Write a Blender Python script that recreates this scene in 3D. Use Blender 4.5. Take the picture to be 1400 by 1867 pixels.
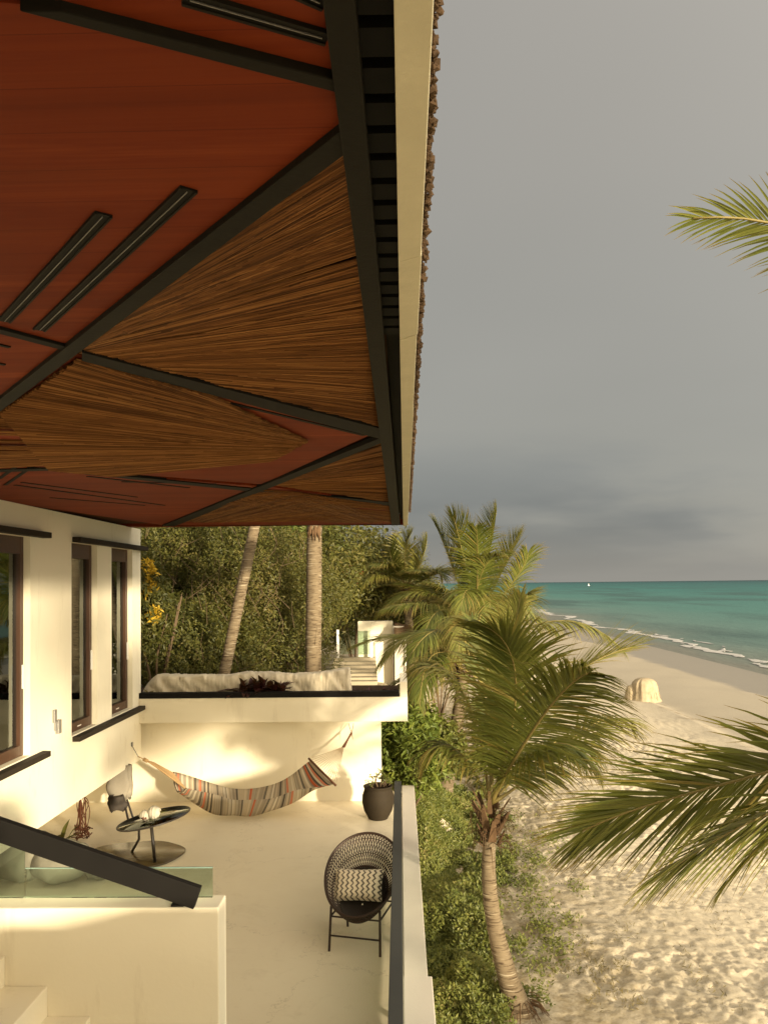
import bpy, math, random
import numpy as np
from mathutils import Vector, Matrix, Euler

random.seed(7)
rng = np.random.default_rng(11)
scene = bpy.context.scene
col = scene.collection
for o in list(bpy.data.objects):
    bpy.data.objects.remove(o)
R = math.radians

# ------------------------------------------------------------------ camera
FPX, IW, IH = 1500.0, 1400.0, 1867.0
CAM = Vector((0, 0, 3.4))
PITCH, YAW, ROLL = R(1.5), R(1.07), R(-0.6)
SHIFT_PX = 92.0
cd = bpy.data.cameras.new('camera')
cam = bpy.data.objects.new('camera', cd)
col.objects.link(cam)
cd.sensor_fit = 'VERTICAL'
cd.sensor_height = 24
cd.lens = 24 * FPX / IH
cd.shift_y = SHIFT_PX / IH
cd.clip_start = 0.05
cd.clip_end = 90000
CAMROT = (Matrix.Rotation(YAW, 3, 'Z') @ Matrix.Rotation(R(90) + PITCH, 3, 'X') @ Matrix.Rotation(ROLL, 3, 'Z'))
cam.matrix_world = Matrix.Translation(CAM) @ CAMROT.to_4x4()
scene.camera = cam

# ------------------------------------------------------------------ sky, sun, exposure
SUN_EL, SUN_AZ = R(7.0), R(36)          # azimuth measured from -Y (behind the camera) towards +X (the sea)
sun_dir = Vector((math.sin(SUN_AZ) * math.cos(SUN_EL), -math.cos(SUN_AZ) * math.cos(SUN_EL), math.sin(SUN_EL)))
world = bpy.data.worlds.new('World')
scene.world = world
world.use_nodes = True
wn, wl = world.node_tree.nodes, world.node_tree.links
wn.clear()
def wnode(t, **kw):
    n = wn.new(t)
    for k, v in kw.items():
        setattr(n, k, v)
    return n
SKYLOC = (5.17, 0.12, 1.95)
w_out = wnode('ShaderNodeOutputWorld')
w_bg = wnode('ShaderNodeBackground')
w_bg.inputs['Strength'].default_value = 0.1
w_sky = wnode('ShaderNodeTexSky', sky_type='NISHITA')
w_sky.sun_disc = False
w_sky.sun_elevation = SUN_EL
w_sky.sun_rotation = math.atan2(sun_dir.x, sun_dir.y)
w_tc = wnode('ShaderNodeTexCoord')
w_sep = wnode('ShaderNodeSeparateXYZ')
wl.new(w_tc.outputs['Generated'], w_sep.inputs[0])
def wmath(op, a, b=None, clamp=False):
    n = wnode('ShaderNodeMath', operation=op)
    n.use_clamp = clamp
    for i, v in enumerate((a, b)):
        if v is None:
            continue
        if isinstance(v, (int, float)):
            n.inputs[i].default_value = v
        else:
            wl.new(v, n.inputs[i])
    return n.outputs[0]
# overcast layer: soft pale grey veil with a few stretched blue-grey cloud banks low over the horizon
zc = wmath('MAXIMUM', w_sep.outputs['Z'], 0.0)
zd = wmath('ADD', zc, 0.12)
cmb = wnode('ShaderNodeCombineXYZ')
wl.new(wmath('DIVIDE', w_sep.outputs['X'], zd), cmb.inputs[0])
wl.new(wmath('DIVIDE', w_sep.outputs['Y'], zd), cmb.inputs[1])
nz1 = wnode('ShaderNodeTexNoise')
nz1.inputs['Scale'].default_value = 0.55
nz1.inputs['Detail'].default_value = 3
nz1.inputs['Roughness'].default_value = 0.5
wl.new(cmb.outputs[0], nz1.inputs['Vector'])
mp = wnode('ShaderNodeMapping')
mp.inputs['Scale'].default_value = (2.3, 2.3, 10.5)
mp.inputs['Location'].default_value = SKYLOC
wl.new(w_tc.outputs['Generated'], mp.inputs['Vector'])
nz2 = wnode('ShaderNodeTexNoise')
nz2.inputs['Scale'].default_value = 1.0
nz2.inputs['Detail'].default_value = 5
nz2.inputs['Roughness'].default_value = 0.52
nz2.inputs['Distortion'].default_value = 0.25
wl.new(mp.outputs[0], nz2.inputs['Vector'])
ramp = wnode('ShaderNodeValToRGB')
cr = ramp.color_ramp
cr.interpolation = 'EASE'
cr.elements[0].position = 0.0
cr.elements[0].color = (2.20, 2.12, 1.90, 1)
cr.elements[1].position = 0.75
cr.elements[1].color = (2.75, 2.56, 2.30, 1)
for p, c in ((0.06, (2.25, 2.18, 1.97)), (0.15, (2.36, 2.30, 2.07)), (0.30, (2.42, 2.34, 2.10)), (0.5, (2.55, 2.42, 2.16))):
    e = cr.elements.new(p)
    e.color = (*c, 1)
wl.new(zc, ramp.inputs[0])
low = wmath('MULTIPLY', wmath('MULTIPLY', wmath('SUBTRACT', 0.185, zc, True), 11.0, True), wmath('MULTIPLY', wmath('ADD', zc, 0.01), 14.0, True))
bank = wnode('ShaderNodeMapRange', interpolation_type='SMOOTHSTEP')
bank.inputs['From Min'].default_value = 0.49
bank.inputs['From Max'].default_value = 0.70
wl.new(nz2.outputs['Fac'], bank.inputs['Value'])
bankf = wmath('MULTIPLY', bank.outputs[0], low)
dark = wmath('SUBTRACT', 1.0, wmath('MULTIPLY', bankf, 0.32))
soft = wmath('ADD', wmath('MULTIPLY', nz1.outputs['Fac'], 0.24), 0.88)
# thin cloud scatters the low sun forward: brighter and warmer towards the sun
dt = wnode('ShaderNodeVectorMath', operation='DOT_PRODUCT')
wl.new(w_tc.outputs['Generated'], dt.inputs[0]); dt.inputs[1].default_value = sun_dir
fwd = wmath('POWER', wmath('MULTIPLY', wmath('ADD', dt.outputs['Value'], 1.0), 0.5), 3.5)
tot = wmath('MULTIPLY', wmath('MULTIPLY', dark, soft), 0.52)
tot = wmath('ADD', tot, wmath('MULTIPLY', fwd, 6.6))
warm = wnode('ShaderNodeMixRGB')
wl.new(fwd, warm.inputs[0]); warm.inputs[1].default_value = (1, 1, 1, 1); warm.inputs[2].default_value = (1.0, 0.84, 0.60, 1)
cl = wnode('ShaderNodeVectorMath', operation='SCALE')
tint = wnode('ShaderNodeMixRGB', blend_type='MULTIPLY')
tint.inputs[0].default_value = 1.0
blue = wnode('ShaderNodeMixRGB', blend_type='MULTIPLY')
wl.new(bankf, blue.inputs[0]); wl.new(ramp.outputs[0], blue.inputs[1]); blue.inputs[2].default_value = (0.95, 1.0, 1.10, 1)
wl.new(blue.outputs[0], tint.inputs[1]); wl.new(warm.outputs[0], tint.inputs[2])
wl.new(tint.outputs[0], cl.inputs[0])
wl.new(tot, cl.inputs['Scale'])
mix = wnode('ShaderNodeMixRGB')
mix.inputs[0].default_value = 0.965
wl.new(w_sky.outputs[0], mix.inputs[1])
wl.new(cl.outputs[0], mix.inputs[2])
wl.new(mix.outputs[0], w_bg.inputs['Color'])
wl.new(w_bg.outputs[0], w_out.inputs[0])

sl = bpy.data.lights.new('sun', 'SUN')
sun = bpy.data.objects.new('sun', sl)
col.objects.link(sun)
sl.energy = 3.5
sl.angle = R(2.8)
sl.color = (1.0, 0.85, 0.60)
sun.rotation_euler = sun_dir.to_track_quat('Z', 'Y').to_euler()
vs = scene.view_settings
vs.view_transform = 'Standard'
vs.look = 'None'
vs.gamma = 1
vs.use_curve_mapping = False
vs.exposure = 1.40
scene.render.engine = 'CYCLES'
scene.cycles.max_bounces = 8
scene.cycles.transparent_max_bounces = 12
scene.cycles.use_denoising = True

# ------------------------------------------------------------------ placing helpers
def ray(px, py):
    d = Vector(((px - IW / 2) / FPX, -(py - IH / 2) / FPX + SHIFT_PX / FPX, -1.0))
    return CAMROT @ d
def aY(px, py, Y):
    d = ray(px, py); t = (Y - CAM.y) / d.y
    return CAM + d * t
def aZ(px, py, Z):
    d = ray(px, py); t = (Z - CAM.z) / d.z
    return CAM + d * t
def aX(px, py, X):
    d = ray(px, py); t = (X - CAM.x) / d.x
    return CAM + d * t

def fade(t):
    return t * t * t * (t * (t * 6 - 15) + 10)
_perm = rng.random((256, 256))
def vnoise(x, y):
    x = np.asarray(x, float); y = np.asarray(y, float)
    xi = np.floor(x).astype(int); yi = np.floor(y).astype(int)
    u = fade(x - xi); v = fade(y - yi)
    g = lambda a, b: _perm[a % 256, b % 256]
    return ((g(xi, yi) * (1 - u) + g(xi + 1, yi) * u) * (1 - v) + (g(xi, yi + 1) * (1 - u) + g(xi + 1, yi + 1) * u) * v)
def fbm(x, y, o=4):
    s, a, t = 0, 1, 0
    for i in range(o):
        s = s + a * vnoise(x * 2 ** i + 17.3 * i, y * 2 ** i + 5.1 * i); t += a; a *= 0.5
    return s / t
def sstep(a, b, x):
    t = np.clip((np.asarray(x, float) - a) / (b - a), 0, 1)
    return t * t * (3 - 2 * t)

# ------------------------------------------------------------------ object helpers
def wloc(o):
    v = Vector((0, 0, 0))
    while o:
        v += o.location; o = o.parent
    return v
def tag(o, label=None, cat=None, group=None, kind=None):
    if label: o['label'] = label
    if cat: o['category'] = cat
    if group: o['group'] = group
    if kind: o['kind'] = kind
    return o
def empty(name, loc, label, cat, group=None, parent=None):
    o = bpy.data.objects.new(name, None)
    o.empty_display_size = 0.1
    o.location = loc
    col.objects.link(o)
    if parent:
        o.parent = parent
    if label: tag(o, label, cat, group)
    return o

class MB:
    def __init__(s):
        s.v, s.f, s.uv, s.sm = [], [], {}, []
    def add(s, vs_, fs, smooth=False):
        b = len(s.v)
        s.v += [tuple(p) for p in vs_]
        for f in fs:
            s.f.append(tuple(i + b for i in f)); s.sm.append(smooth)
        return b
    def box(s, a, b):
        (x0, y0, z0), (x1, y1, z1) = a, b
        x0, x1 = sorted((x0, x1)); y0, y1 = sorted((y0, y1)); z0, z1 = sorted((z0, z1))
        s.add([(x0, y0, z0), (x1, y0, z0), (x1, y1, z0), (x0, y1, z0), (x0, y0, z1), (x1, y0, z1), (x1, y1, z1), (x0, y1, z1)],
              [(0, 3, 2, 1), (4, 5, 6, 7), (0, 1, 5, 4), (1, 2, 6, 5), (2, 3, 7, 6), (3, 0, 4, 7)])
    def prism(s, poly, z0, z1):           # flat polygon (x, y) extruded in z
        n = len(poly)
        area = sum(poly[i][0] * poly[(i + 1) % n][1] - poly[(i + 1) % n][0] * poly[i][1] for i in range(n))
        if area < 0: poly = poly[::-1]
        s.add([(p[0], p[1], z0) for p in poly] + [(p[0], p[1], z1) for p in poly],
              [tuple(range(n))[::-1], tuple(range(n, 2 * n))] + [(i, (i + 1) % n, (i + 1) % n + n, i + n) for i in range(n)])
    def obox(s, c, ax, ay, az):           # box given centre and three half axes
        c, ax, ay, az = map(Vector, (c, ax, ay, az))
        P = [c + sx * ax + sy * ay + sz * az for sz in (-1, 1) for sx, sy in ((-1, -1), (1, -1), (1, 1), (-1, 1))]
        s.add(P, [(0, 3, 2, 1), (4, 5, 6, 7), (0, 1, 5, 4), (1, 2, 6, 5), (2, 3, 7, 6), (3, 0, 4, 7)])
    def bar(s, p, q, w, h, up=(0, 0, 1)):
        p, q = Vector(p), Vector(q); t = (q - p).normalized()
        x = t.cross(Vector(up)).normalized(); z = x.cross(t).normalized()
        s.obox((p + q) / 2, (q - p) / 2, x * w / 2, z * h / 2)
    def tube(s, pts, rad, n=8, cap=True, smooth=True):
        pts = [Vector(p) for p in pts]
        if isinstance(rad, (int, float)): rad = [rad] * len(pts)
        prev = None; rings = []
        for i, p in enumerate(pts):
            t = (pts[min(i + 1, len(pts) - 1)] - pts[max(i - 1, 0)])
            if t.length < 1e-9: t = Vector((0, 0, 1))
            t.normalize()
            if prev is None:
                a = Vector((0, 0, 1)) if abs(t.z) < 0.9 else Vector((1, 0, 0))
                prev = t.cross(a).normalized()
            else:
                prev = (prev - t * prev.dot(t)).normalized()
            b = t.cross(prev)
            rings.append([p + (prev * math.cos(k * 2 * math.pi / n) + b * math.sin(k * 2 * math.pi / n)) * rad[i] for k in range(n)])
        b0 = s.add([q for r in rings for q in r],
                   [(i * n + k, i * n + (k + 1) % n, (i + 1) * n + (k + 1) % n, (i + 1) * n + k) for i in range(len(pts) - 1) for k in range(n)], smooth)
        if cap:
            m = len(pts) - 1
            s.f.append(tuple(b0 + k for k in range(n))[::-1]); s.sm.append(False)
            s.f.append(tuple(b0 + m * n + k for k in range(n))); s.sm.append(False)
    def lathe(s, prof, c, n=32, fn=None, tilt=None):
        c = Vector(c); V = []
        for r, z in prof:
            for k in range(n):
                a = 2 * math.pi * k / n
                rr = r * (fn(a, z) if fn else 1)
                p = Vector((rr * math.cos(a), rr * math.sin(a), z))
                if tilt: p = tilt @ p
                V.append(c + p)
        m = len(prof)
        s.add(V, [(i * n + k, i * n + (k + 1) % n, (i + 1) * n + (k + 1) % n, (i + 1) * n + k) for i in range(m - 1) for k in range(n)], True)
    def grid(s, P, smooth=True, closed_v=False):   # P[i][j]
        ni, nj = len(P), len(P[0])
        return s.add([p for r in P for p in r],
              [(i * nj + j, i * nj + (j + 1) % nj, (i + 1) * nj + (j + 1) % nj, (i + 1) * nj + j) for i in range(ni - 1) for j in range(nj if closed_v else nj - 1)], smooth)
    def build(s, name, m, parent=None, bevel=0, loc=None, uvs=None, subdiv=0):
        o = mesh_obj(name, s.v, s.f, m, parent, loc, s.sm, uvs)
        if bevel:
            md = o.modifiers.new('bevel', 'BEVEL'); md.width = bevel; md.segments = 2; md.limit_method = 'ANGLE'; md.angle_limit = R(40)
        if subdiv:
            md = o.modifiers.new('sub', 'SUBSURF'); md.levels = subdiv; md.render_levels = subdiv
        return o
def mesh_obj(name, V, F, m, parent=None, loc=None, sm=None, uvs=None):
    V = np.asarray(V, float)
    me = bpy.data.meshes.new(name)
    off = Vector((0, 0, 0))
    if parent: off = wloc(parent)
    elif loc is not None: off = Vector(loc)
    V = V - np.array(off)
    me.from_pydata(V.tolist() if len(V) else [], [], F if isinstance(F, list) else F.tolist())
    if sm is not None and len(sm) == len(me.polygons):
        me.polygons.foreach_set('use_smooth', np.asarray(sm, bool))
    if uvs is not None:                   # per-vertex uv
        l = me.uv_layers.new(name='UVMap')
        idx = np.empty(len(me.loops), int); me.loops.foreach_get('vertex_index', idx)
        l.data.foreach_set('uv', np.asarray(uvs, float)[idx].ravel())
    me.materials.append(m)
    o = bpy.data.objects.new(name, me)
    col.objects.link(o)
    if parent: o.parent = parent
    elif loc is not None: o.location = loc
    return o

# ------------------------------------------------------------------ materials
class NT:
    def __init__(s, name):
        s.m = bpy.data.materials.new(name); s.m.use_nodes = True
        s.n, s.l = s.m.node_tree.nodes, s.m.node_tree.links
        s.b = s.n['Principled BSDF']; s.out = s.n['Material Output']
        s._pos = None
    def node(s, t, **kw):
        n = s.n.new(t)
        for k, v in kw.items(): setattr(n, k, v)
        return n
    def put(s, sock, v):
        if isinstance(v, (int, float)): sock.default_value = v
        elif isinstance(v, (tuple, list)): sock.default_value = (*v, 1) if len(v) == 3 and sock.type == 'RGBA' else v
        else: s.l.new(v, sock)
    def pos(s):
        if s._pos is None: s._pos = s.node('ShaderNodeNewGeometry')
        return s._pos.outputs['Position']
    def island(s):
        s.pos(); return s._pos.outputs['Random Per Island']
    def noise(s, scale, detail=4, rough=0.55, vec=None, dist=0.0, sc=None, out='Fac'):
        n = s.node('ShaderNodeTexNoise')
        n.inputs['Scale'].default_value = scale; n.inputs['Detail'].default_value = detail
        n.inputs['Roughness'].default_value = rough; n.inputs['Distortion'].default_value = dist
        v = vec or s.pos()
        if sc:
            mpn = s.node('ShaderNodeMapping'); mpn.inputs['Scale'].default_value = sc
            s.l.new(v, mpn.inputs['Vector']); v = mpn.outputs[0]
        s.l.new(v, n.inputs['Vector'])
        return n.outputs[out]
    def ramp(s, f, stops, interp='LINEAR'):
        n = s.node('ShaderNodeValToRGB'); r_ = n.color_ramp; r_.interpolation = interp
        while len(r_.elements) < len(stops): r_.elements.new(0.5)
        for e, (p, c) in zip(r_.elements, stops):
            e.position = p; e.color = (*c, 1) if len(c) == 3 else c
        s.put(n.inputs[0], f)
        return n.outputs[0]
    def math(s, op, a, b=0.0, clamp=False):
        n = s.node('ShaderNodeMath', operation=op); n.use_clamp = clamp
        s.put(n.inputs[0], a); s.put(n.inputs[1], b)
        return n.outputs[0]
    def mix(s, f, a, b, mode='MIX'):
        n = s.node('ShaderNodeMixRGB', blend_type=mode)
        s.put(n.inputs[0], f); s.put(n.inputs[1], a); s.put(n.inputs[2], b)
        return n.outputs[0]
    def sep(s, v):
        n = s.node('ShaderNodeSeparateXYZ'); s.l.new(v, n.inputs[0]); return n.outputs
    def maprange(s, v, a, b, c=0.0, d=1.0):
        n = s.node('ShaderNodeMapRange'); s.put(n.inputs['Value'], v)
        for k, x in zip(('From Min', 'From Max', 'To Min', 'To Max'), (a, b, c, d)): n.inputs[k].default_value = x
        return n.outputs[0]
    def bump(s, h, strength=0.3, dist=0.01):
        n = s.node('ShaderNodeBump'); n.inputs['Strength'].default_value = strength; n.inputs['Distance'].default_value = dist
        s.l.new(h, n.inputs['Height']); s.l.new(n.outputs[0], s.b.inputs['Normal'])
    def set(s, color=None, rough=None, spec=None, metal=None):
        if color is not None: s.put(s.b.inputs['Base Color'], color)
        if rough is not None: s.put(s.b.inputs['Roughness'], rough)
        if spec is not None: s.put(s.b.inputs['Specular IOR Level'], spec)
        if metal is not None: s.put(s.b.inputs['Metallic'], metal)
        return s
M = {}
def simple(name, c, rough=0.6, spec=0.4, var=0.12, scale=6, bump=0.0, bscale=60, metal=0.0):
    t = NT(name)
    n = t.noise(scale, 5)
    cc = t.mix(n, tuple(x * (1 - var) for x in c), tuple(min(1, x * (1 + var)) for x in c))
    t.set(cc, rough, spec, metal)
    if bump: t.bump(t.noise(bscale, 4), bump, 0.01)
    M[name] = t.m
    return t
# plaster: hand-trowelled, a little blotchy
t = NT('plaster')
c = t.mix(t.noise(0.9, 5, 0.6), (0.78, 0.71, 0.54), (0.86, 0.80, 0.64))
c = t.mix(t.maprange(t.noise(3.1, 6, 0.7, sc=(1, 1, 0.35)), 0.62, 0.85), c, (0.62, 0.53, 0.37))
c = t.mix(t.math('MULTIPLY', t.maprange(t.noise(1.0, 6, 0.7, sc=(5, 5, 0.8)), 0.58, 0.75), 0.35), c, (0.52, 0.44, 0.30))
t.set(c, 0.72, 0.25); t.bump(t.math('ADD', t.noise(5, 3), t.math('MULTIPLY', t.noise(70, 3), 0.18)), 0.22, 0.012); M['plaster'] = t.m
t = NT('floor_cement')
c = t.mix(t.noise(0.7, 6, 0.65), (0.70, 0.61, 0.44), (0.82, 0.74, 0.56))
c = t.mix(t.maprange(t.noise(2.3, 7, 0.72, dist=0.6), 0.55, 0.8), c, (0.64, 0.55, 0.39))
c = t.mix(t.math('MULTIPLY', t.maprange(t.noise(16, 6, 0.75), 0.60, 0.72), 0.45), c, (0.50, 0.41, 0.27))
vr = t.node('ShaderNodeTexVoronoi', feature='DISTANCE_TO_EDGE'); vr.inputs['Scale'].default_value = 0.55; t.l.new(t.pos(), vr.inputs['Vector'])
dv = t.node('ShaderNodeVectorMath', operation='ADD'); nv = t.noise(2.0, 5, 0.7, out='Color'); t.l.new(t.pos(), dv.inputs[0]); t.l.new(nv, dv.inputs[1]); t.l.new(dv.outputs[0], vr.inputs['Vector'])
c = t.mix(t.math('MULTIPLY', t.maprange(vr.outputs['Distance'], 0.0, 0.006, 1.0, 0.0), 0.35), c, (0.30, 0.24, 0.15))
t.set(c, t.maprange(t.noise(3, 4), 0.3, 0.7, 0.38, 0.6), 0.35); t.bump(t.noise(9, 5), 0.06, 0.01); M['floor'] = t.m
simple('ledge', (0.60, 0.55, 0.47), 0.7, 0.25, 0.1, 2.5, 0.1, 40)
# red stained plywood with long grain bands
t = NT('red_plywood')
pz = t.pos()
g = t.noise(1.0, 5, 0.6, sc=(0.5, 9.0, 1.0), dist=0.4)
g2 = t.noise(1.0, 4, 0.6, sc=(2.0, 90.0, 1.0))
c = t.ramp(g, [(0.30, (0.105, 0.018, 0.005)), (0.48, (0.22, 0.040, 0.009)), (0.55, (0.18, 0.029, 0.007)), (0.70, (0.33, 0.072, 0.017))])
pk = t.node('ShaderNodeTexWhiteNoise', noise_dimensions='1D')
py_ = t.math('DIVIDE', t.sep(pz)[1], 0.145)
t.l.new(t.math('FLOOR', py_), pk.inputs['W'])
c = t.mix(t.math('MULTIPLY', pk.outputs[0], 0.6), c, (0.13, 0.019, 0.005))
jn = t.maprange(t.math('ABSOLUTE', t.math('SUBTRACT', t.math('FRACT', py_), 0.5)), 0.485, 0.497)
c = t.mix(t.math('MULTIPLY', jn, 0.6), c, (0.05, 0.008, 0.003))
c = t.mix(t.math('MULTIPLY', g2, 0.55), c, (0.13, 0.02, 0.006))
c = t.mix(t.maprange(t.noise(7, 6, 0.7), 0.66, 0.82), c, (0.12, 0.02, 0.006))
t.set(c, 0.7, 0.10); t.bump(g2, 0.08, 0.004); M['red_ply'] = t.m
t = NT('straw')
i = t.island()
c = t.ramp(i, [(0, (0.06, 0.025, 0.007)), (0.35, (0.165, 0.066, 0.017)), (0.75, (0.29, 0.122, 0.033)), (1, (0.42, 0.20, 0.06))])
c = t.mix(t.math('MULTIPLY', t.noise(3.5, 4), 0.5), c, (0.10, 0.038, 0.012))
t.set(c, 0.7, 0.15); M['straw'] = t.m
simple('straw_back', (0.05, 0.022, 0.008), 0.9, 0.1)
simple('beam_paint', (0.011, 0.0095, 0.006), 0.65, 0.12, 0.25, 4, 0.1, 50)
simple('beam_dark', (0.010, 0.0085, 0.006), 0.7, 0.12, 0.2, 6)
simple('slat_paint', (0.006, 0.0055, 0.004), 0.7, 0.15, 0.2, 6)
simple('fascia_paint', (0.60, 0.555, 0.40), 0.6, 0.3, 0.14, 7, 0.2, 30)
simple('shingle', (0.055, 0.034, 0.019), 0.9, 0.1, 0.5, 18, 0.6, 70)
simple('roof_top', (0.10, 0.075, 0.05), 0.9, 0.1, 0.3, 5)
simple('dark_wood', (0.026, 0.019, 0.012), 0.7, 0.18, 0.3, 9, 0.1, 60)
t = NT('brown_wood')
c = t.mix(t.noise(1, 5, sc=(30, 30, 2)), (0.040, 0.017, 0.008), (0.080, 0.034, 0.016))
t.set(c, 0.4, 0.4); M['brown_wood'] = t.m
simple('white_metal', (0.75, 0.72, 0.66), 0.35, 0.5, 0.05)
simple('grey_metal', (0.30, 0.29, 0.27), 0.4, 0.5, 0.08, metal=0.6)
simple('rail_paint', (0.055, 0.057, 0.054), 0.55, 0.2, 0.15, 2, 0.06, 40)
simple('rail_black', (0.009, 0.008, 0.007), 0.7, 0.12, 0.25, 5, 0.05, 40)
simple('room', (0.42, 0.36, 0.24), 0.9, 0.1)
t = NT('curtain'); t.set((0.66, 0.60, 0.42), 0.9, 0.1)
tr = t.node('ShaderNodeBsdfTranslucent'); tr.inputs[0].default_value = (0.6, 0.54, 0.36, 1)
ms = t.node('ShaderNodeMixShader'); ms.inputs[0].default_value = 0.35
t.l.new(t.b.outputs[0], ms.inputs[1]); t.l.new(tr.outputs[0], ms.inputs[2]); t.l.new(ms.outputs[0], t.out.inputs[0]); M['curtain'] = t.m
def glass(name, tint, base_refl, rough=0.0):
    t = NT(name)
    tp = t.node('ShaderNodeBsdfTransparent'); tp.inputs[0].default_value = (*tint, 1)
    gl = t.node('ShaderNodeBsdfGlossy'); gl.inputs['Roughness'].default_value = rough; gl.inputs[0].default_value = (0.9, 0.95, 0.9, 1)
    fr = t.node('ShaderNodeLayerWeight'); fr.inputs[0].default_value = 0.35
    f = t.maprange(fr.outputs['Fresnel'], 0, 1, base_refl, 1.0)
    ms = t.node('ShaderNodeMixShader'); t.l.new(f, ms.inputs[0])
    t.l.new(tp.outputs[0], ms.inputs[1]); t.l.new(gl.outputs[0], ms.inputs[2]); t.l.new(ms.outputs[0], t.out.inputs[0])
    M[name] = t.m
glass('window_glass', (0.86, 0.86, 0.74), 0.08)
glass('rail_glass', (0.82, 0.90, 0.84), 0.06)
glass('table_glass', (0.55, 0.54, 0.34), 0.07)
simple('glass_edge', (0.22, 0.33, 0.28), 0.2, 0.6, 0.1)
# foliage
def leafmat(name, cols, trans=0.35, rough=0.5, spec=0.35, tipuv=None, nscale=1.1):
    t = NT(name)
    i = t.island()
    n = t.noise(nscale, 3)
    f = t.math('ADD', t.math('MULTIPLY', i, 0.62), t.math('MULTIPLY', t.maprange(n, 0.3, 0.7), 0.38))
    c = t.ramp(f, cols)
    if tipuv:
        uv = t.node('ShaderNodeUVMap')
        sx = t.sep(uv.outputs[0])
        c = t.mix(t.maprange(sx[0], 0.72, 1.0, 0.0, 0.85), c, tipuv)
        c = t.mix(t.maprange(sx[1], 0.5, 1.0, 0.0, 1.0), c, (0.30, 0.24, 0.06))
    t.set(c, rough, spec)
    tr = t.node('ShaderNodeBsdfTranslucent'); t.put(tr.inputs[0], t.mix(0.5, c, (0.20, 0.17, 0.02)))
    ms = t.node('ShaderNodeMixShader'); ms.inputs[0].default_value = trans
    t.l.new(t.b.outputs[0], ms.inputs[1]); t.l.new(tr.outputs[0], ms.inputs[2]); t.l.new(ms.outputs[0], t.out.inputs[0])
    M[name] = t.m
leafmat('thicket_leaf', [(0, (0.028, 0.036, 0.009)), (0.3, (0.064, 0.070, 0.014)), (0.6, (0.105, 0.103, 0.022)), (0.85, (0.150, 0.128, 0.032)), (1, (0.20, 0.15, 0.055))], 0.3, nscale=0.45)
leafmat('bright_leaf', [(0, (0.063, 0.098, 0.017)), (0.5, (0.133, 0.175, 0.028)), (1, (0.238, 0.266, 0.049))], 0.4)
leafmat('cover_leaf', [(0, (0.055, 0.075, 0.015)), (0.4, (0.115, 0.135, 0.026)), (0.8, (0.185, 0.19, 0.042)), (1, (0.28, 0.23, 0.09))], 0.35)
leafmat('dry_grass', [(0, (0.10, 0.085, 0.03)), (0.5, (0.18, 0.15, 0.055)), (1, (0.30, 0.23, 0.10))], 0.3)
leafmat('yellow_leaf', [(0, (0.50, 0.31, 0.02)), (1, (0.72, 0.50, 0.05))], 0.4)
leafmat('red_flower', [(0, (0.35, 0.03, 0.02)), (1, (0.55, 0.09, 0.06))], 0.3)
leafmat('purple_leaf', [(0, (0.025, 0.008, 0.008)), (1, (0.07, 0.02, 0.018))], 0.15, 0.35)
leafmat('palm_leaf', [(0, (0.062, 0.085, 0.016)), (0.5, (0.140, 0.160, 0.030)), (1, (0.24, 0.24, 0.050))], 0.38, 0.38, 0.5, tipuv=(0.28, 0.17, 0.05))
leafmat('palm_leaf_pale', [(0, (0.14, 0.155, 0.032)), (0.5, (0.23, 0.23, 0.052)), (1, (0.34, 0.31, 0.085))], 0.42, 0.4, 0.45, tipuv=(0.30, 0.20, 0.06))  # paler copy of palm_leaf: yellowing fronds, with sunlit tone put into the colour
simple('rachis', (0.20, 0.155, 0.045), 0.5, 0.4, 0.2, 5)
t = NT('palm_bark')
n1 = t.noise(5, 5, 0.6); n2 = t.noise(1, 4, 0.6, sc=(6, 6, 60))
c = t.mix(n1, (0.115, 0.084, 0.050), (0.205, 0.160, 0.102))
c = t.mix(t.maprange(n2, 0.50, 0.62), c, (0.062, 0.042, 0.024))
c = t.mix(t.math('MULTIPLY', t.maprange(t.noise(1, 3, 0.5, sc=(3, 3, 45)), 0.60, 0.66), 0.7), c, (0.34, 0.29, 0.205))
t.set(c, 0.85, 0.15); t.bump(n2, 0.4, 0.02); M['palm_bark'] = t.m
simple('palm_boot', (0.105, 0.062, 0.032), 0.85, 0.15, 0.5, 22, 0.4, 60)
simple('twig', (0.11, 0.075, 0.045), 0.85, 0.15, 0.3, 10)
# sand
t = NT('sand')
P = t.sep(t.pos())
nb = t.noise(0.6, 5); nf = t.noise(9, 6, 0.7); ng = t.noise(120, 2)
c = t.mix(nb, (0.41, 0.355, 0.258), (0.50, 0.44, 0.33))
c = t.mix(t.maprange(nf, 0.55, 0.75), c, (0.36, 0.28, 0.175))
c = t.mix(t.math('MULTIPLY', t.maprange(t.noise(24, 5, 0.7, sc=(1, 1.5, 1)), 0.54, 0.62), 0.55), c, (0.25, 0.20, 0.125))  # debris flecks that also put small shadows of the dents into the colour
c = t.mix(t.math('MULTIPLY', t.maprange(t.noise(17, 4, 0.7), 0.55, 0.66), 0.5), c, (0.62, 0.54, 0.40))
c = t.mix(t.math('MULTIPLY', ng, 0.2), c, (0.60, 0.52, 0.38))
wob = t.math('MULTIPLY', t.math('SUBTRACT', t.noise(0.12, 4), 0.5), 5.0)
wet = t.maprange(t.math('ADD', P[0], wob), 18.2, 19.0)
c = t.mix(t.math('MULTIPLY', wet, 0.9), c, (0.155, 0.138, 0.112))
c = t.mix(t.maprange(P[0], 9.5, 12.5, 0.0, 0.6), c, (0.27, 0.24, 0.19))
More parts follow.
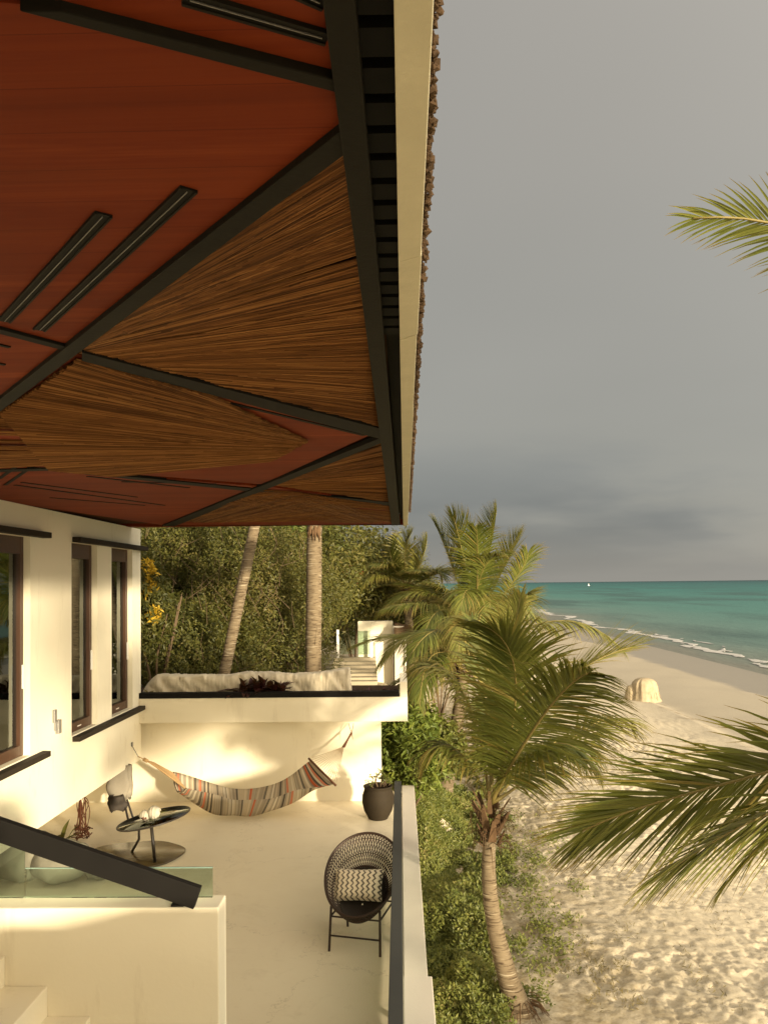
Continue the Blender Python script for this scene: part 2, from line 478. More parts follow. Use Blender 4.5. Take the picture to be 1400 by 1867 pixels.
# wrack line of dry weed where the dry sand steps down
wr = t.math('MULTIPLY', t.maprange(t.math('ABSOLUTE', t.math('SUBTRACT', t.math('ADD', P[0], t.math('MULTIPLY', wob, 0.3)), 11.4)), 0.25, 0.9, 1.0, 0.0), t.maprange(t.noise(0.9, 6, 0.7), 0.52, 0.62))
c = t.mix(t.math('MULTIPLY', wr, 0.75), c, (0.16, 0.115, 0.07))
# leaf litter and roots darken the sand beside the house
lit = t.math('MULTIPLY', t.maprange(P[0], 1.4, 4.2, 1.0, 0.0), t.maprange(t.noise(2.2, 6, 0.72), 0.42, 0.6))
c = t.mix(t.math('MULTIPLY', lit, 0.8), c, (0.20, 0.15, 0.07))
t.set(c, t.maprange(wet, 0, 1, 0.9, 0.45), t.maprange(wet, 0, 1, 0.12, 0.4)); t.bump(t.math('ADD', t.noise(26, 5, 0.7), t.math('MULTIPLY', ng, 0.3)), 0.35, 0.02); M['sand'] = t.m
# sea: turquoise over sand, darker over weed and in deep water
t = NT('sea_water')
P = t.sep(t.pos())
d = t.math('ADD', P[0], t.math('MULTIPLY', t.math('SUBTRACT', t.noise(0.012, 4), 0.5), 40))
dl = t.math('LOGARITHM', t.math('MAXIMUM', t.math('SUBTRACT', d, 20.0), 1.0), 10.0)
c = t.ramp(t.math('DIVIDE', dl, 4.0), [(0.20, (0.155, 0.155, 0.125)), (0.32, (0.105, 0.175, 0.150)), (0.42, (0.062, 0.168, 0.145)), (0.58, (0.027, 0.138, 0.125)), (0.74, (0.010, 0.090, 0.090)), (0.88, (0.003, 0.040, 0.046)), (0.98, (0.003, 0.026, 0.034))])
reef = t.math('MULTIPLY', t.maprange(t.noise(1.0, 5, 0.6, sc=(0.035, 0.0085, 1)), 0.47, 0.60), t.maprange(d, 30, 38))
c = t.mix(t.math('MULTIPLY', reef, 0.6), c, (0.026, 0.060, 0.056))
t.set(c, 0.38, 0.06)
wv = t.math('ADD', t.noise(1.0, 5, 0.6, sc=(0.9, 0.35, 1)), t.math('MULTIPLY', t.noise(1.0, 3, 0.6, sc=(0.12, 0.03, 1)), 1.5))
t.bump(wv, 0.35, 0.35); M['sea'] = t.m
simple('foam', (0.42, 0.41, 0.385), 0.8, 0.2, 0.06, 3)
simple('limestone', (0.60, 0.53, 0.40), 0.9, 0.1, 0.3, 4, 1.0, 9)
simple('stump_wood', (0.34, 0.275, 0.18), 0.9, 0.1, 0.45, 5, 0.8, 14)
simple('step_wood', (0.36, 0.31, 0.22), 0.85, 0.15, 0.25, 4, 0.3, 30)
simple('bronze', (0.026, 0.019, 0.011), 0.75, 0.15, 0.4, 5, 0.25, 25)
simple('soil', (0.05, 0.032, 0.02), 0.95, 0.1, 0.3, 20)
simple('rattan', (0.040, 0.022, 0.014), 0.5, 0.4, 0.3, 30)
simple('table_brown', (0.085, 0.058, 0.024), 0.22, 0.5, 0.25, 3)
simple('black_steel', (0.022, 0.017, 0.013), 0.4, 0.45, 0.2, 6)
simple('shell_white', (0.42, 0.38, 0.30), 0.6, 0.3, 0.25, 18, 0.3, 40)
simple('shell_dark', (0.10, 0.045, 0.03), 0.5, 0.3, 0.3, 18)
simple('grey_cloth', (0.26, 0.23, 0.18), 0.9, 0.1, 0.25, 7, 0.3, 30)
simple('dark_cloth', (0.05, 0.042, 0.035), 0.9, 0.1, 0.25, 7)
simple('rope', (0.50, 0.33, 0.16), 0.85, 0.15, 0.25, 30, 0.3, 120)
simple('cord_white', (0.60, 0.48, 0.32), 0.85, 0.15, 0.15, 30)
simple('bar_wood', (0.15, 0.062, 0.026), 0.5, 0.35, 0.25, 12)
simple('boulder', (0.19, 0.18, 0.135), 0.85, 0.2, 0.75, 3.2, 0.4, 12)
simple('dried_stem', (0.085, 0.032, 0.016), 0.8, 0.15, 0.3, 20)
simple('brown_canvas', (0.15, 0.095, 0.055), 0.9, 0.1, 0.2, 6)
t = NT('hammock_cloth')
uv = t.node('ShaderNodeUVMap'); U = t.sep(uv.outputs[0])
def wn1(k, off):
    n = t.node('ShaderNodeTexWhiteNoise', noise_dimensions='1D')
    t.l.new(t.math('FLOOR', t.math('ADD', t.math('MULTIPLY', U[0], k), off)), n.inputs['W'])
    return n.outputs[0]
c1 = t.ramp(wn1(78, 3.2), [(0, (0.58, 0.48, 0.33)), (0.24, (0.40, 0.33, 0.235)), (0.44, (0.33, 0.275, 0.20)), (0.60, (0.74, 0.66, 0.50)), (0.78, (0.030, 0.026, 0.024)), (0.885, (0.68, 0.135, 0.04))], 'CONSTANT')
c2 = t.ramp(wn1(210, 0.4), [(0, (0.56, 0.46, 0.32)), (0.3, (0.36, 0.30, 0.21)), (0.6, (0.76, 0.68, 0.52)), (0.88, (0.08, 0.065, 0.05))], 'CONSTANT')
t.set(t.mix(0.28, c1, c2), 0.9, 0.1); t.bump(t.noise(160, 2), 0.3, 0.004)
tr = t.node('ShaderNodeBsdfTranslucent'); t.put(tr.inputs[0], t.mix(0.28, c1, c2))
ms = t.node('ShaderNodeMixShader'); ms.inputs[0].default_value = 0.2
t.l.new(t.b.outputs[0], ms.inputs[1]); t.l.new(tr.outputs[0], ms.inputs[2]); t.l.new(ms.outputs[0], t.out.inputs[0]); M['hammock'] = t.m
t = NT('pillow_knit')
uv = t.node('ShaderNodeUVMap'); U = t.sep(uv.outputs[0])
vv = t.math('PINGPONG', t.math('MULTIPLY', U[1], 6.0), 0.5)
br = t.math('PINGPONG', t.math('ADD', t.math('MULTIPLY', U[0], 9.0), t.math('MULTIPLY', vv, 0.9)), 0.5)
c = t.ramp(t.math('ADD', br, t.math('MULTIPLY', t.math('SUBTRACT', t.noise(40, 3), 0.5), 0.35)), [(0.10, (0.12, 0.10, 0.075)), (0.24, (0.80, 0.71, 0.54))])
t.set(c, 0.95, 0.1); t.bump(br, 0.6, 0.01); M['pillow'] = t.m

# ------------------------------------------------------------------ ground: one sheet from the hill behind the house down under the sea
def shore(Y):
    return 26.5 + 0.035 * np.clip(np.asarray(Y, float) - 45, -40, 400)
def ground(X, Y):
    X = np.asarray(X, float); Y = np.asarray(Y, float)
    beach = -1.2 - 0.72 * sstep(2.5, 11.0, X) - 0.30 * sstep(11.0, 12.0, X) - 0.9 * sstep(12, 28, X) - 3.0 * sstep(27, 60, X)
    up = sstep(1.4, -0.6, X) * sstep(13.3, 15.5, Y)
    hill = 0.55 + 0.55 * sstep(30, 14, Y) * sstep(-0.5, -2.5, X) + 0.30 * np.clip(-X - 3.2, 0, 12) * sstep(13, 18, Y) + 0.05 * np.clip(Y - 30, 0, 40) * sstep(0, -4, X)
    z = beach * (1 - up) + hill * up
    z = z + 0.10 * (fbm(X * 0.35, Y * 0.35, 3) - 0.5) * sstep(24, 14, X)
    return z
def axis(*segs):
    out = []
    for a, b, d in segs: out += list(np.arange(a, b - 1e-6, d))
    return np.array(out + [segs[-1][1]])
gx = np.concatenate([-np.geomspace(3000, 26, 14), axis((-25, -8, 1.5), (-8, 0.1, 0.4), (0.1, 8, 0.036), (8, 11, 0.08), (11, 30, 0.3), (30, 70, 2.5))])
gy = np.concatenate([-np.geomspace(3000, 31, 12), axis((-30, 7, 1.2), (7, 20, 0.036), (20, 28, 0.08), (28, 40, 0.2), (40, 80, 0.9)), np.geomspace(83, 6000, 30)])
GX, GY = np.meshgrid(gx, gy)
GZ = ground(GX, GY)
foot = sstep(0.3, 1.2, GX) * sstep(12.2, 9.0, GX) * sstep(6, 8, GY) * sstep(48, 26, GY)
n1 = fbm(GX * 9.5 + GY * 2.1, GY * 7.2, 3); n2 = fbm(GX * 9.0 + 40, GY * 6.6 - GX * 1.5, 3); n6 = fbm(GX * 0.8, GY * 0.6 + 9, 2)
GZ = GZ + foot * (0.6 + 0.8 * sstep(0.35, 0.65, n6)) * (0.024 * (np.abs(n1 - 0.5) * 2) ** 0.8 - 0.022 * sstep(0.53, 0.58, n2) + 0.010 * (n2 - 0.5))
ny, nx = GX.shape
V = np.stack([GX.ravel(), GY.ravel(), GZ.ravel()], 1)
ii = (np.arange(ny - 1)[:, None] * nx + np.arange(nx - 1)[None]).ravel()
F = np.stack([ii, ii + 1, ii + nx + 1, ii + nx], 1)
beach = mesh_obj('beach', V, F, M['sand'], sm=np.ones(len(F), bool))
tag(beach, kind='structure')
m = MB()
ys = np.concatenate([-np.geomspace(40000, 20, 10), np.linspace(0, 400, 40), np.geomspace(430, 60000, 14)])
xs = np.concatenate([np.linspace(15, 60, 16), np.geomspace(66, 60000, 20)])
m.grid([[(x, y, -3.02) for x in xs] for y in ys])
tag(m.build('sea', M['sea']), kind='structure')
# foam lines of the breaking swash
m = MB()
def foam_line(off, wid, y0, y1, thr, seed):
    yy = np.arange(y0, y1, 0.35); prev = None
    for y in yy:
        n = float(fbm(y * 0.11 + seed, seed, 3)); n3 = float(fbm(y * 0.6 + seed, 3 + seed, 2))
        x = float(shore(y)) + off + (n - 0.5) * 4.5
        w = max(0.0, (n3 - thr)) * wid * (0.6 + y / 90)
        cur = (x - w * 0.4, x + w * 0.6, y, w)
        if prev and w > 0.02 and prev[3] > 0.02:
            h = 0.05
            m.add([(prev[0], prev[2], -2.985), ((prev[0] + prev[1]) / 2, prev[2], -2.985 + h), (prev[1], prev[2], -2.985),
                   (cur[0], cur[2], -2.985), ((cur[0] + cur[1]) / 2, cur[2], -2.985 + h), (cur[1], cur[2], -2.985)], [(0, 1, 4, 3), (1, 2, 5, 4)], True)
        prev = cur
foam_line(0.15, 1.5, 35, 260, 0.16, 1.0)
foam_line(1.0, 2.6, 35, 85, 0.40, 9.0)
foam_line(2.2, 1.2, 40, 110, 0.55, 23.0)
tag(m.build('foam', M['foam']), 'white foam of small waves breaking along the waterline', 'foam', kind='stuff')

# ------------------------------------------------------------------ terrace
XW = -4.05            # face of the window wall
YH = 13.0             # face of the hammock wall
m = MB()
m.box((-5.3, 2.4, -0.25), (-0.005, YH, 0.0))
tag(m.build('terrace_floor', M['floor']), kind='structure')
m = MB()
m.box((-5.3, 2.4, -2.2), (0.0, 14.2, -0.252))
tag(m.build('terrace_foundation', M['plaster']), kind='structure')

# glass railing: outer ledge, raised near block, glass, posts, dark steel cap rail
par = empty('railing', (-0.05, 5.5, 0), 'dark grey top rail with glass panels on a pale ledge edging the terrace', 'railing')
for k in range(7):
    m = MB(); m.box((-0.056, 1.2 + k * 1.33, 0.03), (-0.046, 1.2 + k * 1.33 + 1.27, 0.855)); m.build('glass_panel', M['rail_glass'], par)
for k in range(8):
    yk = 1.165 + k * 1.33
    m = MB(); m.box((-0.075, yk - 0.02, 0.001), (-0.03, yk + 0.02, 0.861)); m.build('post', M['rail_paint'], par, 0.003)
m = MB(); m.box((-0.094, 1.0, 0.862), (-0.006, 10.5, 0.90)); m.build('cap_rail', M['rail_paint'], par, 0.004)
m = MB(); m.box((0.0, 1.0, -1.6), (0.205, 13.9, 0.02)); m.build('ledge', M['ledge'], par, 0.006)
m = MB(); m.box((-0.004, 1.0, 0.021), (0.20, 5.95, 0.60)); m.build('raised_block', M['ledge'], par, 0.006)

# stair with half wall, glass and handrail
st = empty('staircase', (-2.2, 4.0, 0), 'white plaster staircase with half wall, glass panel and black handrail', 'staircase')
YS = 4.52
pr = aY(399, 1655, YS)
zt = pr.z
m = MB(); m.box((-4.0, YS, 0.0), (pr.x, YS + 0.19, zt)); m.build('half_wall', M['plaster'], st, 0.008)
m = MB()
gx1 = aY(388, 1600, YS + 0.15).x
m.box((-2.135, YS + 0.145, zt + 0.001), (gx1, YS + 0.157, zt + 0.165))
gp = m.build('glass_panel', M['rail_glass'], st)
m = MB(); m.box((-2.135, YS + 0.144, zt + 0.1652), (gx1, YS + 0.158, zt + 0.169)); m.build('polished_edge', M['glass_edge'], gp)
m = MB(); m.box((-4.0, YS + 0.145, zt + 0.001), (-2.142, YS + 0.157, zt + 0.38)); m.build('glass_panel', M['rail_glass'], st)
ha, hb = aY(-140, 1464, YS - 0.02), aY(361, 1636, YS - 0.02)
m = MB(); m.bar(ha, hb, 0.05, 0.12); m.build('handrail', M['rail_black'], st, 0.004)
m = MB(); q_ = aY(325, 1650, YS + 0.03); m.box((q_.x - 0.035, YS + 0.012, zt + 0.001), (q_.x + 0.035, YS + 0.07, zt + 0.012)); m.box((q_.x - 0.012, YS + 0.02, zt + 0.0125), (q_.x + 0.012, YS + 0.044, zt + 0.05)); m.build('bracket', M['rail_black'], st)
z0, x0 = aY(88, 1797, YS).z, aY(88, 1797, YS).x
for k in range(-4, 7):
    z = z0 - 0.165 * k; x = x0 + 0.235 * k
    if z < 0.05 or z > 1.75: continue
    m = MB(); m.box((x - 0.26 if k > -4 else x - 1.2, 3.2, z - 0.165), (x, YS - 0.002, z)); m.build('step', M['plaster'], st, 0.006)
m = MB(); m.box((-4.0, 3.18, 0.0), (-1.0, 3.198, 0.4)); m.build('skirt_wall', M['plaster'], st)
# upper balcony the picture is taken from, with unseen blockers added to shade the stair
bal = empty('upper_balcony', (-2.5, -2, 1.65), 'white upper balcony slab the view is taken from, with unseen blocks added to shade the stair', 'balcony')
m = MB(); m.box((-8.0, -9.0, 1.55), (0.0, 2.32, 1.8)); m.box((-1.0, 2.325, 0.9), (0.0, 2.93, 1.8)); m.box((0.003, 0.6, 0.62), (0.62, 2.52, 1.97)); m.build('slab', M['plaster'], bal)  # boxes past the slab are unseen, added to keep sun off the stair wall
m = MB(); m.box((-0.3, -9.0, -1.6), (0.0, 2.3, 1.548)); m.build('sun_block_wall', M['plaster'], bal)  # unseen solid base, added to block low sun from the stair
m = MB(); m.box((-0.06, -9.0, 1.802), (0.04, 1.34, 2.60)); m.build('sun_block_balustrade', M['plaster'], bal)  # unseen, added and sized to block sun from the stair wall

# ------------------------------------------------------------------ house
house = empty('beach_house', (-6, 8, 0), 'white plastered beach house with dark wooden windows and red soffit', 'house')
SOF = 4.3
Z_SILL, Z_LINT, Z_BOT = 1.57, 3.96, 0.72
def wy(px): return aX(px, 1100, XW).y
yw = [(6.6, wy(56)), (wy(131), wy(178)), (wy(204), wy(242))]
Y_END = wy(257)
def wall_holes(m, x0, x1, ys, zs, holes):
    def solid(i, j):
        if i < 0 or j < 0 or i >= len(ys) - 1 or j >= len(zs) - 1: return False
        return not any(h[0] <= ys[i] + 1e-6 and ys[i + 1] <= h[1] + 1e-6 and h[2] <= zs[j] + 1e-6 and zs[j + 1] <= h[3] + 1e-6 for h in holes)
    for i in range(len(ys) - 1):
        for j in range(len(zs) - 1):
            if not solid(i, j): continue
            a, b, c_, d_ = ys[i], ys[i + 1], zs[j], zs[j + 1]
            m.add([(x1, a, c_), (x1, b, c_), (x1, b, d_), (x1, a, d_)], [(0, 1, 2, 3)])
            m.add([(x0, a, c_), (x0, b, c_), (x0, b, d_), (x0, a, d_)], [(3, 2, 1, 0)])
            if not solid(i - 1, j): m.add([(x0, a, c_), (x1, a, c_), (x1, a, d_), (x0, a, d_)], [(0, 1, 2, 3)])
            if not solid(i + 1, j): m.add([(x0, b, c_), (x1, b, c_), (x1, b, d_), (x0, b, d_)], [(3, 2, 1, 0)])
            if not solid(i, j - 1): m.add([(x0, a, c_), (x0, b, c_), (x1, b, c_), (x1, a, c_)], [(0, 1, 2, 3)])
            if not solid(i, j + 1): m.add([(x0, a, d_), (x0, b, d_), (x1, b, d_), (x1, a, d_)], [(3, 2, 1, 0)])
m = MB()
zs = [Z_BOT, Z_SILL, Z_LINT, SOF - 0.001]
ysb = [2.35] + [v for p in yw for v in p] + [Y_END]
wall_holes(m, XW - 0.28, XW, ysb, zs, [(a, b, Z_SILL, Z_LINT) for a, b in yw])
wall = m.build('wall', M['plaster'], house)
m = MB(); m.box((-9.0, Y_END - 0.25, Z_BOT), (XW - 0.282, Y_END - 0.002, SOF - 0.002)); m.build('end_wall', M['plaster'], house)
m = MB()                                                     # room behind the windows
m.box((-8.2, 2.35, Z_BOT), (-8.0, Y_END - 0.26, SOF - 0.003)); m.build('room_wall', M['room'], house)
m = MB(); m.box((-8.0, 2.36, 1.36), (XW - 0.29, Y_END - 0.27, 1.5)); m.build('room_floor', M['room'], house)
m = MB(); m.box((-8.0, 2.2, 0.0), (XW, 2.345, SOF - 0.004)); m.build('room_wall', M['room'], house)
m = MB(); m.box((-5.5, 2.35, 0.0), (-5.3, YH, 1.3)); m.build('recess_wall', M['plaster'], house)
def make_window(a, b, label):
    w = empty('window', (XW - 0.12, (a + b) / 2, Z_SILL), None, None, parent=None)
    w.parent = house; w.location = Vector((XW - 0.12, (a + b) / 2, Z_SILL)) - house.location
    w['label'] = label
    xf0, xf1 = XW - 0.16, XW - 0.075
    fr = MB(); wd = 0.075
    fr.box((xf0, a + 0.002, Z_SILL + 0.002), (xf1, a + wd, Z_LINT - 0.002)); fr.box((xf0, b - wd, Z_SILL + 0.002), (xf1, b - 0.002, Z_LINT - 0.002))
    fr.box((xf0 + 0.002, a + wd, Z_LINT - 0.19), (xf1 - 0.002, b - wd, Z_LINT - 0.003)); fr.box((xf0 + 0.002, a + wd, Z_SILL + 0.003), (xf1 - 0.002, b - wd, Z_SILL + 0.12))
    fr.build('frame', M['brown_wood'], w, 0.004)
    p = MB(); p.box((XW - 0.125, a + wd, Z_SILL + 0.12), (XW - 0.119, b - wd, Z_LINT - 0.19)); p.build('pane', M['window_glass'], w)
    h = MB(); h.box((xf1 + 0.001, b - 0.052, 2.30), (xf1 + 0.022, b - 0.022, 2.56)); h.build('handle', M['white_metal'], w, 0.004)
    l = MB(); l.box((xf1 - 0.001, (a + b) / 2 - 0.06, Z_SILL + 0.05), (xf1 + 0.004, (a + b) / 2 + 0.06, Z_SILL + 0.064)); l.build('drain_cover', M['white_metal'], w)
    # curtain gathered at the far jamb
    cm = MB(); c0 = b - (b - a) * (0.80 if b - a < 1.2 else 0.36)
    rows = []
    for zz in np.linspace(Z_SILL + 0.1, Z_LINT - 0.02, 9):
        pin = 0.5 + 0.5 * abs((zz - 2.45) / 1.5)
        row = []
        for u in np.linspace(0, 1, 46):
            y = b - 0.06 - (b - 0.06 - c0) * u * pin
            row.append((XW - 0.215 + 0.028 * math.sin(u * 38 + 0.5 * zz), y, zz))
        rows.append(row)
    cm.grid(rows); cm.build('curtain', M['curtain'], w)
make_window(*yw[0], 'wide dark framed window at the picture edge')
make_window(*yw[1], 'slim window before the white pier')
make_window(*yw[2], 'slim window at the house corner')
for a, b in ((6.4, wy(78)), (wy(132), wy(259))):
    m = MB(); m.box((XW + 0.002, a, Z_LINT), (XW + 0.11, b, Z_LINT + 0.065)); m.build('lintel', M['dark_wood'], house, 0.006)
    m = MB(); m.box((XW + 0.002, a, Z_SILL - 0.075), (XW + 0.10, b, Z_SILL - 0.012)); m.build('sill', M['dark_wood'], house, 0.006)
# little wall fixture between the windows
fx = aX(101, 1318, XW)
m = MB(); m.box((XW + 0.001, fx.y - 0.075, fx.z + 0.01), (XW + 0.03, fx.y - 0.01, fx.z + 0.16)); m.box((XW + 0.001, fx.y + 0.005, fx.z - 0.13), (XW + 0.045, fx.y + 0.085, fx.z + 0.03))
m.box((XW + 0.001, fx.y - 0.03, fx.z - 0.09), (XW + 0.018, fx.y + 0.003, fx.z + 0.009)); m.build('wall_socket', M['grey_metal'], house, 0.004)

# ------------------------------------------------------------------ roof with its soffit
m = MB()
e0, e1 = aZ(797, -700, SOF), aZ(741, 953, SOF)
YR = aZ(500, 958, SOF).y
m.add([(-9.5, -9, SOF + 0.16), (0.0, -9, SOF + 0.16), (0.09, YR, SOF + 0.16), (-9.5, YR, SOF + 0.16),
       (-9.5, -9, SOF + 1.9), (0.0, -9, SOF + 0.26), (0.09, YR, SOF + 0.26), (-9.5, YR, SOF + 1.9)],
      [(0, 3, 2, 1), (4, 5, 6, 7), (0, 1, 5, 4), (1, 2, 6, 5), (2, 3, 7, 6), (3, 0, 4, 7)])
roof = m.build('roof', M['roof_top'], house)
def sp(px, py):
    p = aZ(px, py, SOF); return (p.x, p.y)
m = MB(); m.prism([(-9.4, -8.9), sp(640, -900), sp(640, 0), sp(700, 560), sp(722, 952), sp(250, 958), (-9.4, YR)], SOF + 0.03, SOF + 0.158)
m.build('soffit_core', M['straw_back'], roof)
def ply(pts):
    m = MB(); m.prism([p if isinstance(p[0], float) else sp(*p) for p in pts], SOF, SOF + 0.0295)
    return m.build('plywood_panel', M['red_ply'], roof)
far = lambda px, py: sp(px, py)
# plywood panels between the beams (kept apart by the beams' widths)
NEARL = (-9.3, -8.8)
ply([(100, 12), (610, 136), (624, 232), (0, 736), (-900, 1010 - 640), (-1400, -100)])
ply([(-1400, -170), (70, -8), (610, 128), (600, 0), (560, -900), (-1400, -1500)])
ply([(0, 602), (112, 634), (0, 728), (-500, 900), (-900, 720), (-500, 480)][::1] if False else [(-2, 748), (-420, 850), (-900, 800), (-900, 420), (-2, 737)])
ply([(140, 645), (690, 786), (478, 883), (90, 853), (-2, 846), (-700, 900), (-700, 826), (0, 746)])
ply([(-700, 903), (0, 848), (90, 857), (478, 887), (300, 958), (0, 958 - 44), (-700, 930)])
ply([(482, 886), (716, 920), (725, 957), (305, 958)])
# beams hanging below the panels
def beam(a, b, wa, wb, h, mat='beam_paint', drop=0.0):
    """tapering in the picture only: a and b are the two edges' end points on the soffit plane"""
    A0, A1 = Vector(sp(*a[0])), Vector(sp(*a[1])); B0, B1 = Vector(sp(*b[0])), Vector(sp(*b[1]))
    m = MB(); m.prism([tuple(A0), tuple(A1), tuple(B1), tuple(B0)], SOF - h, SOF + 0.012)
    return m.build('beam', M[mat], roof, 0.002)
beam(((584, -60), (714, 955)), ((645, -60), (729, 953)), 0, 0, 0.028)
beam(((36, 0), (612, 151)), ((112, 0), (607, 127)), 0, 0, 0.018)
beam(((-700, 1048), (628, 262)), ((-700, 1032), (621, 217)), 0, 0, 0.018) if False else None
beam(((0, 745), (629, 266)), ((0, 722), (622, 222)), 0, 0, 0.018)
beam(((-2, 745), (-420, 862)), ((-2, 722), (-420, 850)), 0, 0, 0.018)
beam(((150, 648), (693, 794)), ((150, 632), (691, 774)), 0, 0, 0.022, 'beam_dark')
beam(((0, 603), (118, 634)), ((0, 594), (126, 628)), 0, 0, 0.012, 'beam_dark')
beam(((320, 957), (695, 803)), ((296, 957), (694, 793)), 0, 0, 0.018, 'beam_dark')
beam(((-300, 868), (90, 856)), ((-300, 862), (90, 852)), 0, 0, 0.010, 'beam_dark')
beam(((90, 856), (716, 922)), ((90, 852), (716, 915)), 0, 0, 0.010, 'beam_dark')
# narrow dark channels let into the plywood, each with a pale centre bead
def slot(p, q, w0=0.022, bead=True):
    A, B = Vector((*sp(*p), SOF)), Vector((*sp(*q), SOF))
    m = MB(); m.bar(A - Vector((0, 0, 0.002)), B - Vector((0, 0, 0.002)), w0, 0.006)
    s_ = m.build('channel', M['beam_dark'], roof)
    t_ = (B - A).normalized(); x_ = t_.cross(Vector((0, 0, 1)))
    if bead:
        m = MB(); m.bar(A + t_ * 0.01 - Vector((0, 0, 0.006)), B - t_ * 0.01 - Vector((0, 0, 0.006)), 0.0015, 0.003); m.build('bead', M['grey_metal'], roof)
        for s2 in (-1, 1):
            m = MB(); o_ = x_ * s2 * (w0 / 2 + 0.003) - Vector((0, 0, 0.003)); m.bar(A + o_, B + o_, 0.006, 0.010); m.build('channel_edge', M['beam_paint'], roof)
slot((8, 584), (190, 388), 0.030)
slot((72, 600), (345, 342), 0.030)
slot((335, -10), (598, 66), 0.020)
slot((520, -30), (594, 3), 0.016)
slot((378, 724), (664, 793), 0.03, False)
slot((-40, 618), (18, 632), 0.02, False); slot((-40, 655), (10, 664), 0.02, False)
slot((28, 884), (300, 921), 0.035, False); slot((40, 879), (250, 906), 0.03, False); slot((92, 907), (264, 921), 0.03, False); slot((160, 868), (345, 889), 0.035, False)
slot((222, 878), (395, 882), 0.03, False); slot((0, 872), (30, 850), 0.03, False); slot((10, 884), (55, 853), 0.03, False)
slot((370, 945), (405, 917), 0.03, False); slot((395, 944), (440, 912), 0.03, False)
# straw infill: every straw a thin stalk, fanned out across its triangle
def clip(poly, A, B):
    t0, t1 = 0.0, 1.0; D = B - A; n = len(poly)
    area = sum(poly[i].x * poly[(i + 1) % n].y - poly[(i + 1) % n].x * poly[i].y for i in range(n))
    sg = 1 if area > 0 else -1
    for i in range(n):
        p, q = poly[i], poly[(i + 1) % n]; e = q - p; nrm = Vector((-e.y, e.x)) * sg
        num = nrm.dot(A - p); den = nrm.dot(D)
        if abs(den) < 1e-12:
            if num < 0: return None
            continue
        tt = -num / den
        if den > 0: t0 = max(t0, tt)
        else: t1 = min(t1, tt)
    return (t0, t1) if t1 - t0 > 0.02 else None
def straw_panel(poly, apex, e0, e1, n, rag=0.0, rag_at=1, spread=0.05, zoff=0.0):
    poly = [Vector(sp(*p)) for p in poly]; ap = Vector(sp(*apex)); E0, E1 = Vector(sp(*e0)), Vector(sp(*e1))
    m = MB()
    wrng = random.Random(n)
    for k in range(n):
        if k % 16 == 0:
            s0 = wrng.random(); j0 = Vector((wrng.gauss(0, spread), wrng.gauss(0, spread))); z0b = wrng.random() * 0.014
        s_ = s0 + wrng.gauss(0, 0.006); tgt = E0.lerp(E1, s_)
        jit = j0 + Vector((wrng.gauss(0, spread * 0.25), wrng.gauss(0, spread * 0.25)))
        tint_gap = 0
        A = ap + jit; B = tgt + (tgt - A) * 0.15
        c_ = clip(poly, A, B)
        if not c_: continue
        t0, t1 = c_
        if rag:
            if rag_at: t1 -= wrng.random() ** 2 * rag
            else: t0 += wrng.random() ** 2 * rag
        if t1 - t0 < 0.03: continue
        a2, b2 = A + (B - A) * t0, A + (B - A) * t1
        dz = SOF + 0.012 - z0b - wrng.random() * 0.010 + zoff; w = wrng.uniform(0.0015, 0.0040)
        L = (b2 - a2).length; sx = Vector((-(b2 - a2).y, (b2 - a2).x)) / max(L, 1e-6)
        segs = 4 if L > 0.5 else 2
        rows = []
        wob = wrng.gauss(0, 0.006); ph = wrng.random() * 6
        for i in range(segs + 1):
            u = i / segs; c2 = a2.lerp(b2, u) + sx * wob * math.sin(u * 3.1 + ph) * (1 if 0 < i < segs else 0.3)
            ww = w * (1 - 0.5 * u if rag_at else 0.6 + 0.4 * u)
            rows.append([(c2.x - sx.x * ww, c2.y - sx.y * ww, dz), (c2.x, c2.y, dz - ww * 1.1), (c2.x + sx.x * ww, c2.y + sx.y * ww, dz)])
        m.grid(rows, False)
    o = m.build('straw_infill', M['straw'], roof)
    o['kind'] = 'stuff'
straw_panel([(629, 264), (692, 777), (136, 636)], (40, 660), (636, 200), (700, 800), 5200, spread=0.05)
straw_panel([(140, 650), (385, 714), (562, 800), (412, 884), (90, 853), (0, 748)], (690, 815), (-60, 890), (160, 620), 4400, 0.10, 0, 0.05, -0.014)
straw_panel([(0, 748), (90, 853), (0, 847), (-300, 860), (-300, 832)], (690, 815), (-420, 880), (60, 700), 1200, 0.0, 0, 0.10, -0.014)
straw_panel([(140, 646), (385, 714), (562, 800), (300, 800), (0, 745)], (700, 830), (-100, 760), (190, 625), 900, 0.12, 0, 0.05, -0.020)
straw_panel([(697, 803), (716, 915), (488, 881)], (440, 885), (702, 770), (722, 935), 1800, spread=0.10)
straw_panel([(490, 888), (716, 921), (724, 950), (420, 951), (360, 934)], (470, 905), (716, 880), (728, 975), 1600, spread=0.3, zoff=-0.014)
straw_panel([(480, 889), (600, 906), (640, 948), (340, 949)], (300, 965), (480, 850), (680, 940), 900, 0.2, 1, 0.2, -0.018)
